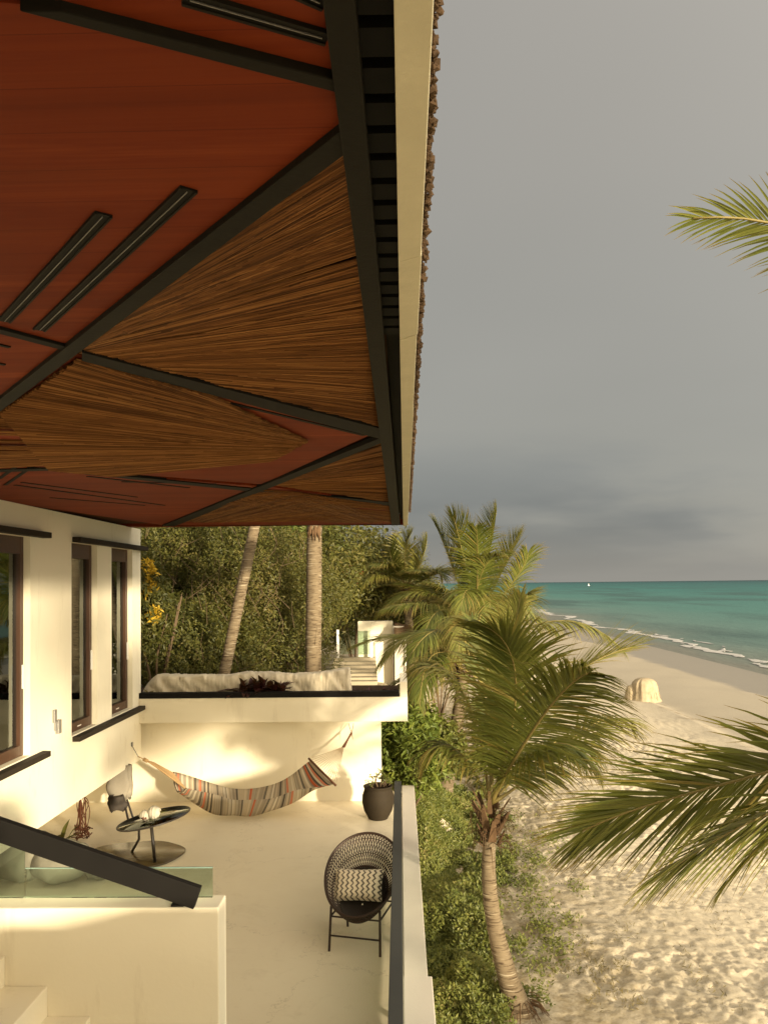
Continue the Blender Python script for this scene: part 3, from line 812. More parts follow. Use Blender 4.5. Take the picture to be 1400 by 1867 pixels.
# shadow gap with slats between edge beam and fascia
for k in range(19):
    y = 1.0 + k * 0.105
    pxs = aZ(650, 0, SOF)
    m = MB(); m.box((-0.10 + 0.006 * (y - 1), y, SOF + 0.005), (0.02 + 0.006 * (y - 1), y + 0.075, SOF + 0.029)); m.build('slat', M['slat_paint'], roof)
m = MB(); F0, F1, F2, F3 = sp(702, -900), sp(735, 956), sp(743, 953), sp(831, -900)
cuts = [0.0, 0.13, 0.19, 0.30, 0.46, 0.66, 0.84, 1.0]; vf = [Vector(p) for p in (F0, F1, F2, F3)]
for k in range(7):
    a_, b_ = cuts[k], cuts[k + 1] - (0.00025 if k < 6 else 0); dz_ = (0.0, 0.0016, -0.001, 0.0012, 0.0, 0.002, 0.0)[k]
    m = MB(); m.prism([tuple(vf[0].lerp(vf[1], a_)), tuple(vf[0].lerp(vf[1], b_)), tuple(vf[3].lerp(vf[2], b_) + Vector((dz_, 0))), tuple(vf[3].lerp(vf[2], a_) + Vector((dz_, 0)))], SOF - 0.035 + dz_, SOF + 0.16)
    m.build('fascia', M['fascia_paint'], roof, 0.002)
m = MB(); A0, A1, A2, A3 = sp(576, -900), sp(730, 952), sp(735, 953), sp(701, -900)
m.prism([A0, A1, A2, A3], SOF + 0.05, SOF + 0.155); m.build('gap_board', M['beam_dark'], roof)
m = MB(); m.prism([(-9.4, YR), sp(250, 959), sp(729, 956), sp(735, 957), (sp(735, 957)[0], YR + 0.05), (-9.4, YR + 0.05)], SOF - 0.004, SOF + 0.16); m.build('end_fascia', M['red_ply'], roof)
# ragged shingle edge above the fascia
m = MB(); rr = random.Random(3)
Fa, Fb = Vector(F3), Vector(F2)
Lf = (Fb - Fa).length
n_sh = 4200
for k in range(n_sh):
    u = (k + rr.random()) / n_sh; p = Fa.lerp(Fb, u)
    if p.y < 0.2: continue
    c_ = Vector((p.x + 0.24 * p.x + rr.uniform(-0.010, 0.010) + 0.006 * math.sin(p.y * 9) * math.sin(p.y * 23), p.y, SOF + rr.uniform(0.15, 0.20)))
    s_ = rr.uniform(0.004, 0.011) * (1.5 if rr.random() < 0.15 else 1)
    Rm = Euler((rr.uniform(-1, 1), rr.uniform(-1, 1), rr.uniform(0, 6))).to_matrix()
    V6 = [c_ + Rm @ Vector(q) * s_ for q in ((1, 0, 0), (-1, 0.2, 0), (0, 1.1, 0.2), (0.1, -1, 0), (0, 0.2, 1.0), (0.2, 0, -1.0))]
    m.add(V6, [(0, 2, 4), (2, 1, 4), (1, 3, 4), (3, 0, 4), (2, 0, 5), (1, 2, 5), (3, 1, 5), (0, 3, 5)])
o = m.build('shingle_edge', M['shingle'], roof); o['kind'] = 'stuff'

# ------------------------------------------------------------------ hammock wall, planter
YP = 12.72
pz0, pz1 = aY(500, 1317, YP).z, aY(500, 1272, YP).z
xpr = aY(743, 1300, YP).x
hw = empty('planter_wall', (-2.2, 13.1, 0), 'white plaster wall with overhanging planter and dark coping behind the hammock', 'wall')
m = MB(); m.box((-5.3, YH, 0.0), (aY(695, 1400, YH).x, YH + 0.25, pz0)); m.build('back_wall', M['plaster'], hw)
m = MB(); m.box((XW + 0.001, YP, pz0), (xpr, YP + 0.10, pz1)); m.build('planter_front', M['plaster'], hw, 0.006)
m = MB(); m.box((XW - 0.6, YP + 0.102, pz0 + 0.001), (xpr - 0.002, 14.4, pz0 + 0.15)); m.build('planter_base', M['plaster'], hw)
m = MB(); m.box((XW + 0.002, YP - 0.012, pz1 + 0.001), (aY(728, 1262, YP).x, YP + 0.13, aY(500, 1262, YP).z)); m.build('coping', M['rail_black'], hw, 0.004)
m = MB(); m.box((aY(729, 1262, YP).x, YP + 0.003, pz1 + 0.001), (xpr - 0.003, 14.0, aY(735, 1243, YP).z)); m.build('planter_side', M['plaster'], hw, 0.005)
m = MB(); m.box((XW - 0.6, YP + 0.104, pz0 + 0.151), (xpr - 0.14, 14.4, pz1 - 0.03)); m.build('planter_soil', M['soil'], hw)
PZ = aY(500, 1262, YP).z
# long rough limestone block
def rock(name, c, rx, ry, rz, mat, label=None, cat=None, parent=None, seed=1, boxy=2.4, n=28, rough=0.16, group=None):
    m = MB(); P = []
    for i in range(n + 1):
        th = math.pi * i / n; row = []
        for j in range(n * 2):
            ph = math.pi * j / n
            d = Vector((math.sin(th) * math.cos(ph), math.sin(th) * math.sin(ph), math.cos(th)))
            k = (abs(d.x) ** boxy + abs(d.y) ** boxy + abs(d.z) ** boxy) ** (-1 / boxy)
            q = d * k
            s_ = 1 + rough * (float(fbm(q.x * rx * 3 / max(rz, .2) + seed * 7, q.z * 2 + q.y * 1.7 + seed, 4)) - 0.5) * 2
            row.append((c[0] + q.x * rx * (0.97 + 0.03 * s_), c[1] + q.y * ry * s_, c[2] + q.z * rz * s_))
        P.append(row)
    m.grid(P, True, True)
    o = m.build(name, M[mat], parent, loc=None if parent else (c[0], c[1], c[2] - rz))
    if label: tag(o, label, cat, group)
    return o
ra, rb = aY(262, 1250, 13.25), aY(640, 1250, 13.25)
rtop = aY(450, 1229, 13.25).z
m = MB(); rows = []
for i in range(241):
    u = i / 240; x_ = ra.x + (rb.x - ra.x) * u
    edge_ = min(1, (u / 0.07) ** 0.6) * min(1, ((1 - u) / 0.012) ** 0.5 + 0.25)
    topz = rtop + 0.10 * (float(fbm(x_ * 1.3 + 5, 2.0, 4)) - 0.55) + 0.05 * u
    row = []
    for j in range(26):
        a = -0.5 * math.pi + 2 * math.pi * j / 26
        c_, s2 = math.cos(a), math.sin(a); k_ = (abs(c_) ** 4 + abs(s2) ** 4) ** -0.25
        nn = float(fbm(x_ * 3.2 + s2 * k_ * 1.1, c_ * k_ * 1.4 + 3.0, 4)) - 0.5; n5 = float(fbm(x_ * 13 + s2 * k_ * 2.3, c_ * k_ * 3 + 8.0, 4)) - 0.5
        zb = pz1 - 0.12; hz = (topz - zb) / 2 * (0.35 + 0.65 * edge_)
        row.append((x_ + 0.03 * n5, 13.28 + (0.20 + 0.22 * nn + 0.13 * n5) * c_ * k_ * (0.5 + 0.5 * edge_), zb + hz + hz * s2 * k_ * (1 + 0.16 * nn + 0.16 * n5)))
    rows.append(row)
m.grid(rows, True, True); n0 = 26
m.f.append(tuple(range(26))); m.sm.append(False); m.f.append(tuple(range(240 * 26, 241 * 26))[::-1]); m.sm.append(False)
tag(m.build('limestone_block', M['limestone'], loc=((ra.x + rb.x) / 2, 13.3, pz1)), 'long rough cream limestone block lying in the planter', 'rock')

# ------------------------------------------------------------------ leaf tools
def leaf_arrays(C, N, D, L, W, fold=0.25, curl=0.15):
    """C base points, N face normals, D directions: one diamond leaf of two folded triangles each"""
    N = N / (np.linalg.norm(N, axis=1, keepdims=True) + 1e-9)
    D = D - N * (D * N).sum(1, keepdims=True); D = D / (np.linalg.norm(D, axis=1, keepdims=True) + 1e-9)
    S = np.cross(D, N)
    L = L[:, None]; W = W[:, None]
    a = C
    b = C + D * L * 0.45 + S * W + N * W * fold
    c_ = C + D * L - N * L * curl
    d_ = C + D * L * 0.45 - S * W + N * W * fold
    n = len(C)
    V = np.stack([a, b, c_, d_], 1).reshape(-1, 3)
    i = np.arange(n)[:, None] * 4
    F = np.concatenate([i + np.array([[0, 1, 2]]), i + np.array([[0, 2, 3]])], 0)
    return V, F
def rdir(n):
    v = rng.normal(size=(n, 3)); return v / np.linalg.norm(v, axis=1, keepdims=True)
class LV:
    def __init__(s): s.V, s.F, s.k = [], [], 0
    def add(s, V, F):
        s.V.append(V); s.F.append(F + s.k); s.k += len(V)
    def blob(s, c, r, n, size, squash=1.0, lump=0.3, upb=0.3):
        d = rdir(n)
        k = 1 + lump * (vnoise(d[:, 0] * 2.3 + c[0] * 3 + 9, d[:, 1] * 2.3 + d[:, 2] * 2.9 + c[1]) - 0.5) * 2 + lump * 0.6 * (vnoise(d[:, 0] * 6 + c[1], d[:, 2] * 6 + d[:, 1] * 5) - 0.5) * 2
        rad = (1 - 0.32 * rng.random(n) ** 1.6) * k
        C = np.array(c) + d * rad[:, None] * np.array([r, r, r * squash])
        N = d * 0.7 + rdir(n) * 0.8 + np.array([0, 0, upb])
        D = rdir(n) + d * 0.5 + np.array([0, 0, 0.2])
        L = size * rng.uniform(0.6, 1.4, n)
        s.add(*leaf_arrays(C, N, D, L, L * rng.uniform(0.13, 0.27, n)))
    def build(s, name, mat, parent=None, loc=None):
        return mesh_obj(name, np.concatenate(s.V), np.concatenate(s.F), M[mat], parent, loc)

# ------------------------------------------------------------------ hillside thicket (one unbroken mass) and the bushes that stand out from it
lv = LV()
r2 = random.Random(21)
def gz(x, y): return float(ground(x, y))
for k in range(150):
    y = r2.uniform(19.5, 62)
    x = r2.uniform(-0.42 * y, -0.055 * y - 0.2) if y > 30 else r2.uniform(-0.40 * y, -0.125 * y)
    if y > 36 and r2.random() < 0.35: x = r2.uniform(-0.06 * y, 0.022 * y)
    top = 3.4 + y * r2.uniform(0.02, 0.085) * (1.0 if x < -0.1 * y else 0.62)
    g = gz(x, y)
    r_ = r2.uniform(1.0, 1.9) * (1 + (y - 20) / 70)
    lv.blob((x, y, min(top - r_ * 0.9, g + r2.uniform(0.5, 4.0))), r_, int(4800 + 800 * r2.random()), 0.074 * (1 + (y - 20) / 38) * r2.uniform(0.75, 1.3), r2.uniform(0.8, 1.1), 0.35)
for k in range(26):                     # the front skirt of the thicket just beyond the planter
    x = r2.uniform(-6.6, -2.0); y = 15.6 + r2.uniform(0, 2.6) + max(0, (x + 4.4)) * 0.9
    g = gz(x, y); r_ = r2.uniform(0.55, 0.95)
    lv.blob((x, y, g + r2.uniform(0.2, 1.0)), r_, 4800, 0.060 * r2.uniform(0.8, 1.4), 1.05, 0.45)
for k in range(16):
    x = r2.uniform(-7.6, -3.0); y = r2.uniform(18.2, 20)
    r_ = r2.uniform(0.9, 1.4); lv.blob((x, y, gz(x, y) + r2.uniform(1.2, 3.2)), r_, 6500, 0.066 * r2.uniform(0.8, 1.3), 1.0, 0.45)
o = lv.build('hillside_thicket', 'thicket_leaf')
tag(o, 'dense olive green thicket covering the hillside behind the house', 'thicket', kind='stuff')
m = MB()
for k in range(240):                    # bare twigs poking through
    x = r2.uniform(-7, -1.6); y = r2.uniform(15.5, 20.0); z = gz(x, y) + r2.uniform(0.3, 3.2)
    p = Vector((x, y - 0.5, z)); q = p + Vector((r2.gauss(0, 0.3), r2.gauss(-0.1, 0.15), r2.uniform(0.2, 0.75)))
    m.tube([p, p.lerp(q, 0.5) + Vector((r2.gauss(0, 0.05), 0, 0)), q], [0.006, 0.0045, 0.002], 4, False)
tag(m.build('thicket_twigs', M['twig']), 'thin bare twigs poking out of the hillside thicket', 'twigs', kind='stuff')

def bush(name, c, r_, n, size, mat, label, cat='bush', squash=1.0, lumps=5, stems=6, group=None):
    c = Vector(c); g = gz(c.x, c.y)
    e = empty(name, (c.x, c.y, g), label, cat, group)
    l2 = LV(); rr = random.Random(int(c.x * 100 + c.y * 17))
    for k in range(lumps):
        a = rr.uniform(0, 6.28); q = c + Vector((math.cos(a), math.sin(a), rr.uniform(-0.6, 0.8))) * r_ * 0.55
        l2.blob(tuple(q), r_ * rr.uniform(0.5, 0.72), n // lumps, size, squash, 0.4)
    l2.build('foliage', mat, e)
    m = MB()
    for k in range(stems):
        a = rr.uniform(0, 6.28); q = c + Vector((math.cos(a), math.sin(a), rr.uniform(0.0, 0.7))) * r_ * 0.6
        m.tube([(c.x, c.y, g - 0.05), Vector((c.x, c.y, g)).lerp(q, 0.5) + Vector((rr.gauss(0, 0.1), 0, 0)), q], [0.03, 0.022, 0.008], 6)
    m.build('stems', M['twig'], e)
    return e, l2
def flowers(e, pts, mat, name, size, n, spread):
    l2 = LV()
    for p in pts: l2.blob(tuple(p), spread, n, size, 1.2, 0.5, 0.1)
    l2.build(name, mat, e)
e, _ = bush('yellowing_shrub', aY(285, 1120, 15.4), 1.0, 9000, 0.10, 'thicket_leaf', 'shrub with a string of bright yellow leaves beside the house corner', squash=1.3)
flowers(e, [aY(px, py, 14.5) for px, py in ((274, 1038), (268, 1030), (280, 1045), (272, 1066), (278, 1073), (264, 1085), (276, 1118), (282, 1128), (286, 1114))], 'yellow_leaf', 'yellow_leaves', 0.11, 26, 0.07)
e, _ = bush('flowering_shrub', aY(556, 1040, 21), 1.3, 9000, 0.13, 'thicket_leaf', 'dark shrub with one red bloom between the palm trunks', squash=1.2)
flowers(e, [aY(545, 1056, 19.4), aY(541, 1058, 19.4)], 'red_flower', 'red_bloom', 0.10, 30, 0.07)
e, _ = bush('flowering_shrub', aY(645, 1060, 27), 1.7, 9000, 0.16, 'thicket_leaf', 'rusty shrub with scattered red blooms above the wooden steps', squash=1.0)
flowers(e, [aY(653, 1052, 24.9), aY(648, 1056, 24.9), aY(630, 1035, 25), aY(640, 1040, 25)], 'red_flower', 'red_blooms', 0.12, 22, 0.13)
bush('leafy_bush', aY(520, 1110, 18.4), 1.15, 20000, 0.062, 'thicket_leaf', 'yellow green bush between the leaning and the straight palm trunk', squash=1.25)
bush('leafy_bush', aY(545, 985, 24), 1.2, 9000, 0.13, 'bright_leaf', 'deep green small tree top above the straight palm trunk foot', squash=1.3)
bush('sea_grape_bush', aY(738, 1335, 14.7), 0.48, 5200, 0.13, 'bright_leaf', 'bright broad-leaved bush against the end of the planter wall', lumps=7, squash=1.25)
bush('sea_grape_bush', aY(745, 1372, 14.4), 0.55, 4600, 0.12, 'bright_leaf', 'low leafy bush below the planter corner', lumps=6, squash=1.1)
bush('sea_grape_bush', aY(780, 1372, 16.4), 0.62, 6500, 0.13, 'cover_leaf', 'shaded bush at the foot of the leaning rear palm', lumps=6, squash=1.2)
bush('sea_grape_bush', aY(800, 1165, 28), 1.7, 9000, 0.17, 'thicket_leaf', 'distant bush on the dune behind the rear palms', lumps=6)

# ------------------------------------------------------------------ palms
def bez(P, t):
    n = len(P)
    if n == 3: return P[0] * (1 - t) ** 2 + P[1] * 2 * t * (1 - t) + P[2] * t * t
    return P[0] * (1 - t) ** 3 + P[1] * 3 * t * (1 - t) ** 2 + P[2] * 3 * t * t * (1 - t) + P[3] * t ** 3
def frond(parent, P, mat='palm_leaf', nl=78, ll=0.62, width=0.0155, vee=0.25, droop=0.22, roll=0.0, wind=(0, 0, 0), seed=0, start=0.16, rach=0.016, stiff=1.0, dryness=0.06):
    rr = random.Random(seed * 31 + 5)
    P = [Vector(p) for p in P]; wind = Vector(wind)
    V, F, UV = [], [], []
    length = sum((bez(P, (i + 1) / 12) - bez(P, i / 12)).length for i in range(12))
    ref = None
    for i in range(nl):
        t = start + (1 - start) * (i + 0.5) / nl
        p = bez(P, t); T = (bez(P, min(1, t + 0.02)) - bez(P, t - 0.02)).normalized()
        S = T.cross(Vector((0, 0, 1)))
        if S.length < 0.15 and ref is not None: S = ref - T * ref.dot(T)
        elif ref is not None and S.dot(ref) < 0: S = -S
        S.normalize(); ref = S.copy()
        Nn = S.cross(T).normalized()
        if roll:
            q = Matrix.Rotation(roll, 3, T); S, Nn = q @ S, q @ Nn
        u = (t - start) / (1 - start)
        prof = 0.45 + 0.55 * math.sin(min(1, u * 1.9 + 0.15) * math.pi / 2) if u < 0.5 else 1.0 - 0.62 * ((u - 0.5) / 0.5) ** 1.6
        for sd in (-1, 1):
            if rr.random() < 0.03: continue
            L = ll * prof * rr.uniform(0.85, 1.12)
            ang = R(72) * (1 - u) + R(20) * u + rr.gauss(0, 0.07)
            v_ = vee + rr.gauss(0, 0.10)
            d = T * math.cos(ang) + (S * sd * math.cos(v_) + Nn * math.sin(v_)) * math.sin(ang)
            d.normalize()
            ns = 5; q = p.copy(); pts = [q.copy()]; dirs = [d.copy()]
            for k in range(ns):
                d = (d + (Vector((0, 0, -1)) * droop + wind) * (k + 1) / ns * rr.uniform(0.6, 1.4)).normalized()
                q = q + d * L / ns; pts.append(q.copy()); dirs.append(d.copy())
            w0 = width * rr.uniform(0.8, 1.2) * (0.6 + 0.4 * prof)
            sn = d.cross(Nn)
            b0 = len(V)
            dry = 1.0 if rr.random() < dryness else 0.0
            for k, (pp, dd) in enumerate(zip(pts, dirs)):
                s2 = dd.cross(Nn)
                if s2.length < 0.05: s2 = S
                s2.normalize()
                w = w0 * (0.55, 1.0, 0.95, 0.72, 0.40, 0.04)[k]
                up_ = dd.cross(s2) * w * 0.35
                V += [pp + s2 * w - up_ * -1, pp, pp - s2 * w - up_ * -1]
                UV += [(k / ns, dry)] * 3
            for k in range(ns):
                a = b0 + k * 3
                F += [(a, a + 1, a + 4, a + 3), (a + 1, a + 2, a + 5, a + 4)]
    fo = mesh_obj('frond', V, F, M[mat], parent, None, [True] * len(F), UV)
    m = MB(); ts = np.linspace(0, 1, 18)
    m.tube([bez(P, float(t)) for t in ts], [rach * (1.5 if t < 0.08 else 1) * (1 - 0.8 * t) + 0.002 for t in ts], 6)
    m.build('rachis', M['rachis'], fo)
    return fo
def palm_trunk(parent, pts, r0, r1, flare=1.5, rings=0.055, name='trunk'):
    P = [Vector(p) for p in pts]
    L = sum((P[i + 1] - P[i]).length for i in range(len(P) - 1)); n = max(10, int(L / rings * 2))
    cp = lambda t: bez(P, t)
    rr = random.Random(int(L * 100))
    C, Rr = [], []
    for i in range(n + 1):
        t = i / n; s_ = t * L
        r_ = r0 + (r1 - r0) * t
        r_ *= 1 + (flare - 1) * math.exp(-s_ / 0.25)
        r_ *= 1 + (0.045 if i % 2 == 0 else -0.02) + rr.gauss(0, 0.018)
        C.append(cp(t)); Rr.append(r_)
    m = MB(); m.tube(C, Rr, 18)
    return m.build(name, M['palm_bark'], parent)
def boots(parent, c, up, r_, n=16, seed=1, h=0.35):
    rr = random.Random(seed); m = MB(); c = Vector(c); up = Vector(up).normalized()
    for k in range(n):
        a = k * 2.4; side = Vector((math.cos(a), math.sin(a), 0)); base = c - up * (h * 0.9 - h * k / n * 1.0) + side * r_ * 0.75
        tip = base + side * rr.uniform(0.05, 0.16) + up * rr.uniform(0.12, 0.30)
        x = up.cross(side).normalized()
        w = rr.uniform(0.03, 0.055)
        m.add([base - x * w, base + x * w, tip + x * w * 0.45, tip - x * w * 0.45, base - x * w + side * 0.025, base + x * w + side * 0.025, tip + x * w * 0.4 + side * 0.012, tip - x * w * 0.4 + side * 0.012],
              [(0, 1, 2, 3), (7, 6, 5, 4), (0, 4, 5, 1), (1, 5, 6, 2), (2, 6, 7, 3), (3, 7, 4, 0)])
    m.build('leaf_bases', M['palm_boot'], parent)
    m = MB()
    for k in range(60):
        a = rr.uniform(0, 6.28); side = Vector((math.cos(a), math.sin(a), 0)); b = c + side * r_ * 0.9 - up * rr.uniform(0.0, h)
        m.tube([b, b + side * rr.uniform(0.06, 0.14) + up * rr.uniform(-0.02, 0.1), b + side * rr.uniform(0.1, 0.24) + up * rr.uniform(-0.22, 0.06)], [0.006, 0.004, 0.0015], 4, False)
    m.build('fibres', M['palm_boot'], parent)
def auto_frond(parent, c, az, el, L, arch, seed, **kw):
    rr = random.Random(seed); c = Vector(c)
    h = Vector((math.cos(az), math.sin(az), 0))
    mid = c + (h * math.cos(el) + Vector((0, 0, 1)) * math.sin(el)) * L * 0.55
    tip = mid + (h * math.cos(el - arch) + Vector((0, 0, 1)) * math.sin(el - arch)) * L * 0.5
    return frond(parent, [c, mid, tip], seed=seed, **kw)

# --- near palm beside the sand
base = aZ(948, 1835, -1.16); PY = base.y
pa = empty('coconut_palm', base, 'nearest coconut palm with curved ringed trunk rising beside the bushes', 'palm tree')
cA = aY(893, 1492, PY + 0.15)
palm_trunk(pa, [base - Vector((0, 0, 0.1)), aY(905, 1720, PY), aY(882, 1640, PY + 0.1), cA - Vector((0, 0, 0.12))], 0.102, 0.070, 1.7)
boots(pa, cA + Vector((0, 0, 0.10)), (0, 0, 1), 0.10, 18, 4, 0.42)
m = MB(); rr = random.Random(8)
for k in range(70):                     # root fibres at the foot
    a = rr.uniform(0, 6.28); d = Vector((math.cos(a), math.sin(a), 0)); b = base + d * 0.12 + Vector((0, 0, rr.uniform(0.0, 0.12)))
    m.tube([b, b + d * 0.08 - Vector((0, 0, 0.02)), b + d * rr.uniform(0.12, 0.26) - Vector((0, 0, 0.14))], [0.006, 0.005, 0.002], 4, False)
m.build('root_fibres', M['palm_boot'], pa)
top = cA + Vector((0, 0, 0.16))
f = lambda pts, **kw: frond(pa, [top] + [aY(*p) for p in pts], **kw)
f([(940, 1380, PY - 0.5), (1010, 1250, PY - 1.3), (1075, 1225, PY - 1.9)], ll=0.98, nl=124, droop=0.24, vee=-0.05, seed=1, rach=0.020, width=0.0145, roll=-0.55)
f([(930, 1360, PY - 0.2), (985, 1180, PY - 0.7), (880, 1140, PY - 0.8)], ll=0.8, nl=110, droop=0.22, vee=0.05, seed=13, roll=0.2)
f([(945, 1340, PY + 0.5), (1010, 1215, PY + 0.9), (1150, 1180, PY + 1.0)], ll=0.95, nl=120, droop=0.06, vee=0.15, seed=3, mat='palm_leaf_pale', width=0.012, roll=-0.5)
f([(925, 1410, PY - 0.2), (1015, 1290, PY - 0.5), (1085, 1400, PY - 0.6)], ll=0.7, nl=84, droop=0.42, vee=0.0, seed=14)
f([(865, 1400, PY + 0.1), (815, 1310, PY + 0.1), (770, 1390, PY + 0.0)], ll=0.6, nl=64, droop=0.45, vee=0.0, seed=15)
f([(880, 1340, PY + 0.2), (850, 1210, PY + 0.2), (775, 1215, PY + 0.2)], ll=0.75, nl=84, droop=0.42, vee=0.05, seed=16, mat='palm_leaf_pale')
f([(905, 1330, PY + 0.3), (930, 1200, PY + 0.6), (948, 1090, PY + 0.7)], ll=0.55, nl=84, droop=0.12, vee=0.5, seed=4, mat='palm_leaf_pale')
f([(990, 1420, PY + 0.2), (1090, 1260, PY + 0.5), (1150, 1325, PY + 0.6)], ll=0.7, nl=80, droop=0.3, vee=0.05, seed=5, mat='palm_leaf_pale')
f([(960, 1400, PY + 0.8), (1030, 1290, PY + 1.5), (1070, 1390, PY + 1.8)], ll=0.75, nl=74, droop=0.4, vee=0.05, seed=9)
f([(900, 1300, PY + 1.0), (895, 1180, PY + 1.6), (860, 1130, PY + 2.0)], ll=0.6, nl=76, droop=0.2, vee=0.4, seed=12)

# --- rear palms
def rear_palm(name, base_px, trunk_px, crown, Y, label, specs, rt=0.14, n_auto=8, Lf=2.3, seed=50, ll=0.75, mats=('palm_leaf',), elr=(0.1, 1.1), wind=(-0.03, 0, 0.02)):
    b = aZ(*base_px, gz(*aY(*base_px, Y).xy)) if False else aY(*base_px, Y)
    b.z = gz(b.x, b.y)
    e = empty(name, b, label, 'palm tree')
    c_ = aY(*crown, Y + 0.3)
    palm_trunk(e, [b - Vector((0, 0, 0.1)), aY(*trunk_px, Y), c_], rt * 1.1, rt * 0.8, 1.4)
    boots(e, c_, (0, 0, 1), rt, 14, seed, 0.4)
    tp = c_ + Vector((0, 0, 0.1)); rr = random.Random(seed)
    for k, s in enumerate(specs):
        pts, kw = s
        kw = dict(kw); kw.setdefault('wind', wind)
        frond(e, [tp] + [aY(*p) for p in pts], seed=seed + k, **{'ll': ll, 'nl': 104, **kw})
    for k in range(n_auto):
        auto_frond(e, tp, k * 2.4 + rr.random(), rr.uniform(*elr), Lf * rr.uniform(0.8, 1.1), rr.uniform(0.5, 1.3), seed + 20 + k, ll=ll, nl=92, droop=rr.uniform(0.15, 0.45), vee=rr.uniform(0.05, 0.4), mat=mats[k % len(mats)], wind=wind, width=0.018)
    return e
rear_palm('coconut_palm', (806, 1425), (835, 1330), (846, 1215), 17.0, 'rear coconut palm with leaning trunk showing under its hanging fronds', [
    ([(800, 1140, 16.4), (745, 1130, 16.2), (692, 1212, 16.0)], dict(mat='palm_leaf_pale', droop=0.3, vee=0.1)),
    ([(960, 1130, 16.8), (1050, 1095, 16.6), (1135, 1185, 16.4)], dict(mat='palm_leaf_pale', droop=0.4, vee=0.0, ll=0.8)),
    ([(920, 1150, 16.2), (945, 1080, 15.6), (960, 1085, 15.0)], dict(mat='palm_leaf_pale', droop=0.2, vee=0.4)),
    ([(830, 1140, 15.4), (790, 1120, 14.6), (745, 1200, 14.2)], dict(droop=0.34, vee=0.05)),
    ([(850, 1120, 15.6), (850, 1080, 14.6), (835, 1190, 13.9)], dict(droop=0.4, vee=0.05, mat='palm_leaf_pale')),
    ([(800, 1180, 15.8), (770, 1170, 15.0), (765, 1290, 14.6)], dict(droop=0.42, vee=0.0)),
    ([(790, 1200, 16.8), (740, 1230, 16.4), (725, 1330, 16.2)], dict(droop=0.35, vee=0.05)),
], n_auto=5, seed=60, Lf=2.4, mats=('palm_leaf', 'palm_leaf_pale'), elr=(-0.3, 0.9))
rear_palm('coconut_palm', (880, 1330), (885, 1250), (868, 1150), 23.6, 'tallest rear coconut palm with windblown fronds against the sea', [
    ([(830, 1060, 23.6), (812, 990, 23.6), (792, 955, 23.6)], dict(droop=0.12, vee=0.5, wind=(-0.12, 0, 0.05))),
    ([(850, 1040, 23.2), (838, 980, 23.0), (826, 942, 22.9)], dict(droop=0.1, vee=0.6, wind=(-0.12, 0, 0.08))),
    ([(885, 1040, 23.8), (898, 980, 24.0), (905, 932, 24.0)], dict(droop=0.08, vee=0.6, wind=(-0.05, 0, 0.1))),
    ([(905, 1060, 23.8), (930, 1010, 24.2), (945, 978, 24.2)], dict(mat='palm_leaf_pale', droop=0.1, vee=0.5, wind=(0.02, 0, 0.05))),
    ([(925, 1080, 23.2), (960, 1030, 22.8), (962, 1010, 22.6)], dict(droop=0.3, vee=0.3)),
    ([(870, 1060, 22.4), (872, 990, 21.6), (868, 965, 21.2)], dict(droop=0.25, vee=0.3, wind=(0.08, 0, 0.0))),
    ([(860, 1075, 22.6), (880, 1010, 22.0), (915, 1010, 21.6)], dict(droop=0.35, vee=0.2)),
    ([(930, 1110, 23.4), (955, 1060, 23.0), (958, 1120, 22.8)], dict(droop=0.4, vee=0.1)),
    ([(800, 1080, 23.4), (750, 1050, 23.0), (690, 1120, 22.8)], dict(droop=0.3, vee=0.1)),
    ([(810, 1100, 22.6), (760, 1090, 21.8), (700, 1110, 21.4)], dict(droop=0.35, vee=0.1)),
    ([(830, 1110, 22.0), (790, 1080, 21.2), (770, 1170, 20.8)], dict(droop=0.4, vee=0.1)),
    ([(880, 1090, 22.0), (900, 1050, 21.2), (890, 1140, 20.6)], dict(droop=0.4, vee=0.1)),
    ([(865, 1090, 22.2), (850, 1040, 21.2), (840, 1110, 20.6)], dict(droop=0.4, vee=0.1)),
], n_auto=6, seed=90, Lf=2.5, ll=1.0, elr=(-0.2, 1.0))
rear_palm('coconut_palm', (752, 1180), (745, 1130), (742, 1075), 25.0, 'distant coconut palm with upswept fronds at the edge of the thicket', [
    ([(735, 1020, 25), (738, 990, 25), (748, 975, 25)], dict(droop=0.15, vee=0.4, mat='palm_leaf_pale')),
    ([(765, 1040, 25), (775, 1005, 25), (778, 985, 25)], dict(droop=0.15, vee=0.4, mat='palm_leaf_pale')),
    ([(715, 1040, 25), (705, 1000, 25), (712, 985, 25)], dict(droop=0.15, vee=0.4)),
    ([(780, 1060, 24.6), (800, 1030, 24.4), (806, 1050, 24.2)], dict(droop=0.3, vee=0.2)),
    ([(700, 1050, 24.6), (670, 1030, 24.4), (655, 1080, 24.2)], dict(droop=0.35, vee=0.1, mat='palm_leaf_pale')),
], n_auto=7, seed=130, Lf=2.0, mats=('palm_leaf', 'palm_leaf_pale'), elr=(-0.2, 0.9))
